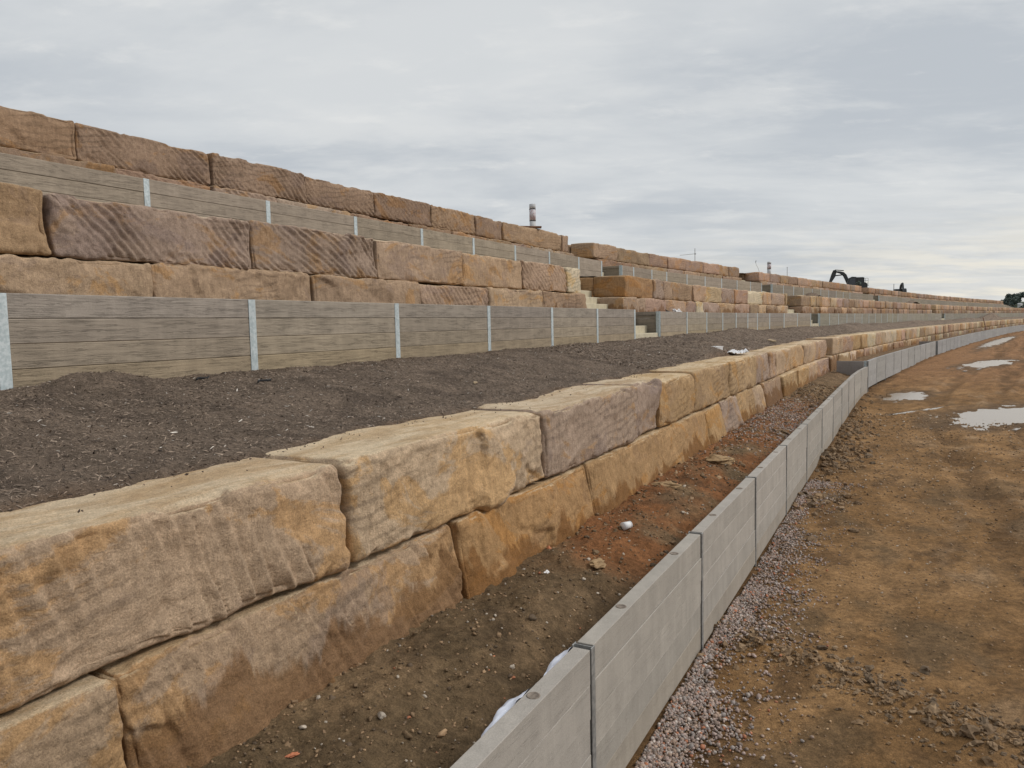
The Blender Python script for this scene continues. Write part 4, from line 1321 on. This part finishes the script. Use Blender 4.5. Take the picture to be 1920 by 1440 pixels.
size = np.stack([r * 1.6, r, r * 0.6], 1)
scatter('mulch_crumbs', s, p, np.full(n, Z_S1 + 0.004), size, PE0, PF0, pick([(0.07, 0.05, 0.04), (0.12, 0.085, 0.065)], [1, 1], n), 'dark mulch crumbs spilled on the tops of the front stones', 'mulch', 0.2)


# ------------------------------------------------------------------ things on and around the terraces
def at(s, p, z):
    x, y = C(s, p)
    return (float(x), float(y), z)


def marker_pipe(label, loc, h, r):
    root = thing('marker_pipe', label, 'pipe', loc, 0, 'marker pipes on the top terrace')
    b = MB(); b.tube((0, 0, -0.15), (0, 0, h * 0.40), r, None, 20); link('pipe_body', b.mesh('pipe_body', M['pipe'], True), root)
    b = MB(); b.tube((0, 0, h * 0.40), (0, 0, h * 0.82), r * 1.03, None, 20); link('plastic_wrap', b.mesh('plastic_wrap', M['wrap'], True), root)
    b = MB(); b.tube((0, 0, h * 0.82), (0, 0, h), r * 1.02, None, 20); link('pipe_top', b.mesh('pipe_top', M['pipe'], True), root)
    for zz in (0.40, 0.82):
        b = MB(); b.tube((0, 0, h * zz - 0.010), (0, 0, h * zz + 0.010), r * 1.07, None, 20); link('strap', b.mesh('strap', M['black'], True), root)
    return root


marker_pipe('white pipe wrapped in pinkish plastic standing on the left top wall', (0.82, 25.6, Z_S3 - 0.02), 0.92, 0.105)
marker_pipe('smaller far pipe with a grey cap on the top wall', (17.55, 50.9, Z_S3 - 0.05), 0.80, 0.125)
b = MB(); b.box((0, 0, 0.03), (1.05, 0.22, 0.055), 0, 0.006)
o = link('timber_plank', b.mesh('timber_plank', M['timber']), None, (0.56, 24.98, Z_S3 + 0.035), -0.03)
o.rotation_euler = (0.0, 0.03, 0.02)
tag(o, 'reddish timber plank lying under the wrapped pipe', 'plank')
b = MB(); b.tube((0, 0, -0.3), (0, 0, 0.74), 0.016); me_p = b.mesh('pole', M['galv_dull'])
root = thing('survey_pole', 'thin survey pole with a level side arm on the top wall', 'pole', (9.95, 40.4, Z_S3))
link('pole', me_p, root)
b = MB(); b.tube((0, 0, 0.45), (-0.80, 0.05, 0.40), 0.010); b.tube((-0.02, 0, 0.45), (0.05, 0, 0.45), 0.028); link('side_arm', b.mesh('side_arm', M['galv_dull']), root)
for lb, s, z, h in (('plain thin stake standing right of the far pipe', (20.1, 54.5), Z_S3 - 0.05, 0.66), ('lone thin stake left of the far dark boom', (46.5, 91.0), Z_S3 - 0.1, 0.95)):
    b = MB(); b.tube((0, 0, -0.3), (0, 0, h), 0.018 if s[0] < 30 else 0.035); b.box((0, 0, h - 0.01), (0.05, 0.05, 0.03))
    tag(link('stake', b.mesh('stake', M['galv_dull']), None, (*s, z)), lb, 'stake')
b = MB(); pts = [(0, 0, 0), (-0.10, 0, 0.30), (-0.22, 0, 0.52), (-0.26, 0, 0.72), (-0.22, 0, 0.78)]
for a_, b_ in zip(pts[:-1], pts[1:]): b.tube(a_, b_, 0.010)
b.tube(pts[-1], (-0.26, 0, 0.62), 0.022, 0.012)
tag(link('bent_wire', b.mesh('bent_wire', M['galv_dull']), None, (16.35, 49.25, Z_S3 - 0.05)), 'bent wire curling up beside the far pipe', 'wire')


# excavators on the hilltop
def excavator(label, loc, rz, sx=1.0):
    root = thing('excavator', label, 'excavator', loc, rz, 'excavators on the hilltop')

    def part(name, mb, mat, parent=root, smooth=False):
        return link(name, mb.mesh(name, M[mat], smooth), parent)
    for yy in (-1.1, 1.1):
        b = MB(); b.prism([(-1.7, 0.25), (-1.4, 0.0), (1.4, 0.0), (1.7, 0.25), (1.7, 0.6), (1.4, 0.85), (-1.4, 0.85), (-1.7, 0.6)], yy - 0.28, yy + 0.28); part('track', b, 'black')
    b = MB(); b.tube((0, 0, 0.6), (0, 0, 1.15), 0.6, None, 16); part('turntable', b, 'dark')
    b = MB(); b.prism([(-0.75, 1.1), (1.35, 1.1), (1.35, 2.75), (1.2, 2.85), (-0.2, 2.85), (-0.3, 2.2), (-0.75, 2.1)], -0.95, 1.15); ho = part('engine_house', b, 'dark')
    b = MB(); b.prism([(0.9, 1.0), (1.75, 1.05), (1.75, 1.85), (1.4, 2.1), (0.9, 2.1)], -1.15, 1.15); part('counterweight', b, 'dark')
    b = MB(); b.prism([(-0.95, 1.1), (0.25, 1.1), (0.25, 2.9), (-0.35, 2.95), (-0.75, 2.75), (-0.95, 1.9)], -1.25, -0.45); cb = part('cab', b, 'dark')
    b = MB(); b.prism([(-0.80, 1.75), (0.1, 1.75), (0.1, 2.7), (-0.6, 2.7)], -1.262, -1.256); part('cab_window', b, 'glass', cb)
    boom = [(-0.55, 1.35), (-0.25, 1.5), (-0.60, 2.55), (-0.95, 3.35), (-1.30, 3.72), (-1.75, 3.85), (-2.55, 3.95), (-2.62, 3.80), (-1.85, 3.55), (-1.45, 3.30), (-1.15, 2.65), (-0.85, 1.9)]
    b = MB()
    cx = [(boom[i][0] + boom[len(boom) - 1 - i][0]) / 2 for i in range(6)]
    n = len(boom)
    for i in range(5):                                            # boom as a chain of quads so that the concave outline holds
        q = [boom[i], boom[i + 1], boom[n - 2 - i], boom[n - 1 - i]]
        b.prism(q[::-1], 0.0, 0.42)
    b.prism([boom[5], boom[6], boom[7]], 0.0, 0.42)
    part('boom', b, 'dark')
    b = MB(); b.prism([(-2.35, 4.12), (-2.75, 4.05), (-2.98, 3.5), (-3.45, 1.9), (-3.25, 1.8), (-2.45, 3.1), (-2.30, 3.7)], 0.08, 0.34); part('stick', b, 'dark')
    b = MB(); b.tube((-0.55, 0.21, 2.0), (-1.55, 0.21, 3.5), 0.09); b.tube((-1.35, 0.21, 3.35), (-2.6, 0.21, 3.25), 0.085); b.tube((-1.3, 0.21, 3.95), (-2.5, 0.21, 4.1), 0.07); part('hydraulic_ram', b, 'dark')
    b = MB(); b.prism([(-3.45, 1.95), (-3.2, 1.75), (-2.75, 1.45), (-2.7, 0.9), (-3.3, 0.75), (-3.75, 1.05), (-3.7, 1.5)], -0.2, 0.6); part('bucket', b, 'dark')
    b = MB()
    for x in (1.40, 1.72, 2.05): b.tube((x, 0.9, 1.7), (x, 0.9, 2.75), 0.022, None, 6)
    for z in (2.05, 2.40, 2.75): b.tube((1.40, 0.9, z), (2.05, 0.9, z), 0.022, None, 6)
    b.box((1.72, 0.75, 1.68), (0.75, 0.4, 0.05))
    part('guard_rail', b, 'dark')
    return root


d_ = 110.0
excavator('dark excavator with raised folded arm on the hilltop', ((1600 - 960) / 1400 * d_, d_, Z_S3 - 0.12), math.atan2(-0.457, 1) + 0.10)
d_ = 150.0
e2 = excavator('farther dark machine showing only its arched boom', ((1687 - 960) / 1400 * d_, d_, Z_S3 - 0.12), math.pi - 0.5 - 1.25); e2.scale = (0.82, 0.82, 0.9)

# small weeds tuft and things on the mulch
def tuft(label, loc, h, n, spread):
    root = thing('weed', label, 'plant', loc)
    V, F = [], []
    for i in range(n):
        a = RNG.uniform(0, 6.28); r = spread * RNG.random(); q = np.array([r * math.cos(a), r * math.sin(a), h * RNG.random() ** 0.6])
        u = RNG.normal(0, 1, 3); u /= np.linalg.norm(u); v = np.cross(u, RNG.normal(0, 1, 3)); v /= np.linalg.norm(v)
        l = h * 0.10; k = len(V); V += [q - u * l - v * l * .5, q + u * l - v * l * .5, q + u * l + v * l * .5, q - u * l + v * l * .5]; F.append((k, k + 1, k + 2, k + 3))
    link('leaves', mesh_np('leaves', np.array(V), np.array(F), M['leaf'], False), root)
    b = MB(); b.tube((0, 0, -0.1), (0, 0, h * 0.8), h * 0.03, h * 0.01); link('stem', b.mesh('stem', M['bark']), root)
    return root


tuft('small weedy shrub on the hilltop right of the excavator', at(84.5, 12.2, Z_S3 - 0.1), 0.75, 90, 0.3)

b = MB(); b.box((0, 0, 0.10), (0.26, 0.20, 0.20), 0, 0.01); b.box((0, 0, 0.205), (0.27, 0.21, 0.02), 0, 0.004)
tag(link('foam_box', b.mesh('foam_box', M['white']), None, (*at(17.4, 3.95, 0)[:2], 2.06), 0.4), 'white box half sunk in the mulch near the stone edge', 'box')


def crumple(name, mat, nu, nv, lu, lv, amp, seed, loc, rz, label, cat, drop=None):
    U, Vv = np.meshgrid(np.linspace(-lu / 2, lu / 2, nu), np.linspace(-lv / 2, lv / 2, nv), indexing='ij')
    z = amp * (np.abs(fbm(U * 6, Vv * 6, 0, seed, 4, 0.6)) * 2 + 0.3)
    x = U + 0.05 * noise(U * 5, Vv * 5, 3, seed); y = Vv + 0.05 * noise(U * 5, Vv * 5, 7, seed)
    o = link(name, mesh_np(name, np.stack([x, y, z], -1).reshape(-1, 3), grid_faces(nu, nv), M[mat]), None, loc, rz)
    return tag(o, label, cat)


crumple('plastic_sheet', 'white', 30, 18, 0.75, 0.38, 0.06, 7, at(17.9, 3.55, Z_S1 + 0.02), 1.1, 'crumpled grey-white plastic sheet lying on the stone tops', 'plastic sheet')
crumple('rag', 'white', 16, 14, 0.30, 0.22, 0.10, 9, at(24.6, 6.85, Z_W2 - 0.08), 0.4, 'white crumpled bag on the ledge at the second stone wall', 'bag')
b = MB()
pts = [(0, 0, 0.02), (-0.25, 0.1, 0.03), (-0.45, 0.2, 0.10), (-0.55, 0.30, 0.38), (-0.60, 0.34, 0.5)]
for a_, b_ in zip(pts[:-1], pts[1:]): b.tube(a_, b_, 0.022)
tag(link('cable', b.mesh('cable', M['black']), None, at(24.5, 6.8, Z_W2 - 0.06), 0.9), 'black cable end curling up against the second stone wall', 'cable')
b = MB(); b.box((0, 0, 0.025), (1.9, 0.14, 0.045), 0, 0.004)
tag(link('timber_plank', b.mesh('timber_plank', M['timber_pale']), None, (*at(27.0, 4.3, 0)[:2], 2.12), yaw(27) + 0.3), 'pale timber plank lying on the mulch before the wall corner', 'plank')
b = MB(); b.box((0, 0, 0.8), (0.28, 0.07, 1.9), 0, 0.006)
o = link('timber_plank', b.mesh('timber_plank', M['timber']), None, at(102, 2.3, 0.9), yaw(102))
o.rotation_euler = (-0.22, 0.0, yaw(102))
tag(o, 'dark board leaning on the far front stone wall', 'board')

# white fabric squeezed up behind the low wall
nu, nv = 40, 10
U, Vv = np.meshgrid(np.linspace(2.75, 3.78, nu), np.linspace(0, 1, nv), indexing='ij')
bul = np.clip(np.sin((U - 2.75) / 1.03 * math.pi), 0, 1) ** 0.5
pw = P_FRONT + 0.106 + 0.085 * np.minimum(Vv * 1.7, 1) * (0.3 + 0.7 * bul * (0.7 + 0.5 * np.sin(U * 9))) + 0.022 * fbm(U * 6, Vv * 4, 0, 501, 3)
zw = Z_FRONT - 0.012 - 0.045 * np.minimum(Vv * 1.7, 1) - 0.36 * np.clip(Vv - 0.55, 0, 1) + 0.025 * bul * fbm(U * 5, Vv * 3, 0, 503, 3)
x, y = C(U, pw); x0, y0, _ = at(3.2, P_FRONT + 0.1, 0)
tag(link('geotextile', mesh_np('geotextile', np.stack([x - x0, y - y0, zw], -1).reshape(-1, 3), grid_faces(nu, nv), M['cloth']), None, (x0, y0, 0)),
    'white fabric bunched behind the near end of the low wall', 'fabric')
x, y, _ = at(6.98, 2.47, 0)
b = MB(); b.tube((-0.05, 0, 0.045), (0.05, 0, 0.045), 0.042, 0.034, 16); b.tube((0.045, 0, 0.045), (0.055, 0, 0.045), 0.037, None, 16)
tag(link('cup', b.mesh('cup', M['white'], True), None, (x, y, float(trench_z(np.array(6.98), np.array(2.47))) - 0.005), 0.7), 'white cup lying on the red soil of the trench', 'cup')
for i, (s_, p_, mat, lb, r_) in enumerate([(2.35, 2.05, 'brick', 'orange brick fragment at the near end of the trench', 0.018), (2.55, 2.62, 'brick', 'small orange brick chip close under the near stones', 0.016),
                                       (5.9, 2.35, 'tanstone', 'flat tan stone flake in the middle of the trench', 0.06), (5.4, 2.6, 'white', 'white stone chip beside the flat tan flake', 0.022),
                                       (8.9, 2.62, 'tanstone', 'tan slab of broken stone at the foot of the stones', 0.10), (11.0, 2.45, 'tanstone', 'flat yellow stone lying in the red part of the trench', 0.14)]):
    V, F = lumps(2, 1, 520 + i, 0.8)
    v = V[0] * np.array([1.6, 1.0, 0.45]) * r_
    tag(link('stone_fragment', mesh_np('stone_fragment', v, F, M[mat], False), None, (*at(s_, p_, 0)[:2], float(trench_z(np.array(s_), np.array(p_))) + r_ * 0.2), RNG.uniform(0, 6)), lb, 'stone fragment')
# sticks on the mulch and stones
for s_, p_, z_, l_, lb in ((1.62, 3.30, Z_S1 + 0.004, 0.07, 'short black stick lying on the nearest stone top'), (5.3, 5.55, None, 0.5, 'dark bark strip on the mulch near the small heap'),
                           (4.9, 5.95, None, 0.35, 'dark twig poking from the small heap by the panels'), (7.6, 4.55, None, 0.22, 'pale splinter on the mulch before the second front stone')):
    b = MB()
    for k in range(4):
        b.tube((l_ * (k / 4 - .5), 0.01 * math.sin(k * 2.1) * l_ * 8, 0.010 + 0.006 * math.sin(k * 1.7)), (l_ * ((k + 1) / 4 - .5), 0.01 * math.sin((k + 1) * 2.1) * l_ * 8, 0.010 + 0.006 * math.sin((k + 1) * 1.7)), 0.010 if l_ > 0.1 else 0.008, None, 6)
    z = z_ if z_ else float(mulch_z(np.array(s_), np.array(p_)))
    tag(link('stick', b.mesh('stick', M['black' if 'pale' not in lb else 'timber_pale']), None, (*at(s_, p_, 0)[:2], z), yaw(s_) + 0.5), lb, 'stick')


# ------------------------------------------------------------------ treeline at the far right
hx, hy = 0.705 * 330, 330.0
U, Vv = np.meshgrid(np.linspace(-1, 1, 40), np.linspace(-1, 1, 30), indexing='ij')
hz = 9.0 * np.clip(1 - (U ** 2 + Vv ** 2), 0, 1) ** 1.2 - 0.4 + 0.3 * fbm(U * 4, Vv * 4, 0, 601, 3)
tag(link('hill', mesh_np('hill', np.stack([U * 60, Vv * 45, hz], -1).reshape(-1, 3), grid_faces(40, 30), M['hill']), None, (hx - 5, hy + 10, 0)), kind='structure')


def hill_z(x, y):
    u, v = (x - hx + 5) / 60, (y - hy - 10) / 45
    return 9.0 * max(0.0, 1 - u * u - v * v) ** 1.2 - 0.4


def tree(label, x, y, h, w, seed):
    g = np.random.default_rng(seed)
    root = thing('tree', label, 'tree', (x, y, hill_z(x, y) - 0.3), 0, 'trees on the far hill')
    b = MB(); b.tube((0, 0, 0), (0.1, 0, h * 0.55), 0.28, 0.14, 8)
    cs = []
    for k in range(9):
        a = g.uniform(0, 6.28); r = w * g.uniform(0.15, 0.42); z = h * g.uniform(0.30, 0.88)
        c = np.array([r * math.cos(a), r * math.sin(a), z]); cs.append((c, w * g.uniform(0.16, 0.28)))
        b.tube((0.05, 0, h * g.uniform(0.25, 0.5)), tuple(c), 0.10, 0.03, 6)
    link('trunk', b.mesh('trunk', M['bark']), root)
    n = 1500
    ci = g.integers(0, len(cs), n)
    cen = np.stack([cs[i][0] for i in ci]); rad = np.array([cs[i][1] for i in ci])
    d = g.normal(0, 1, (n, 3)); d /= np.linalg.norm(d, axis=1, keepdims=True)
    pos = cen + d * rad[:, None] * (g.random((n, 1)) ** 0.4) * [1, 1, 0.8]
    u = g.normal(0, 1, (n, 3)); u /= np.linalg.norm(u, axis=1, keepdims=True)
    v = np.cross(u, g.normal(0, 1, (n, 3))); v /= np.linalg.norm(v, axis=1, keepdims=True)
    l = g.uniform(0.18, 0.40, (n, 1))
    V = np.stack([pos - u * l - v * l * .6, pos + u * l - v * l * .6, pos + u * l + v * l * .6, pos - u * l + v * l * .6], 1).reshape(-1, 3)
    link('crown', mesh_np('crown', V, np.arange(4 * n).reshape(n, 4), M['leaf'], False), root)
    return root


TL = ['leftmost low tree of the far treeline, at the end of the walls', 'tree of the far treeline just right of its low left end', 'tallest tree of the far treeline near the right edge',
      'dark tree at the right edge below the white house', 'tree of the far treeline cut by the right edge', 'low dark tree standing in front of the far hill', 'bushy tree closing the foot of the far hill']
for i, (dx, dy, h, w) in enumerate([(-24, -14, 4.0, 6.5), (-19, -8, 4.2, 7), (-12, -2, 4.8, 8), (-15, -18, 3.6, 7), (-6, -10, 5.0, 8), (-21, -22, 3.6, 7), (-9, -24, 4.0, 8)]):
    tree(TL[i], hx + dx, hy + dy, h, w, 700 + i)
root = thing('house', 'tiny white house among the far trees at the right edge', 'house', (hx - 17.5, hy - 13.5, hill_z(hx - 17.5, hy - 13.5) + 0.4), 0.5)
b = MB(); b.box((0, 0, 0.6), (1.5, 1.3, 1.9)); link('wall', b.mesh('wall', M['housewall']), root)
b = MB(); b.prism([(-0.9, 1.552), (0.9, 1.552), (0, 2.0)], -0.75, 0.75); link('roof', b.mesh('roof', M['roof']), root)
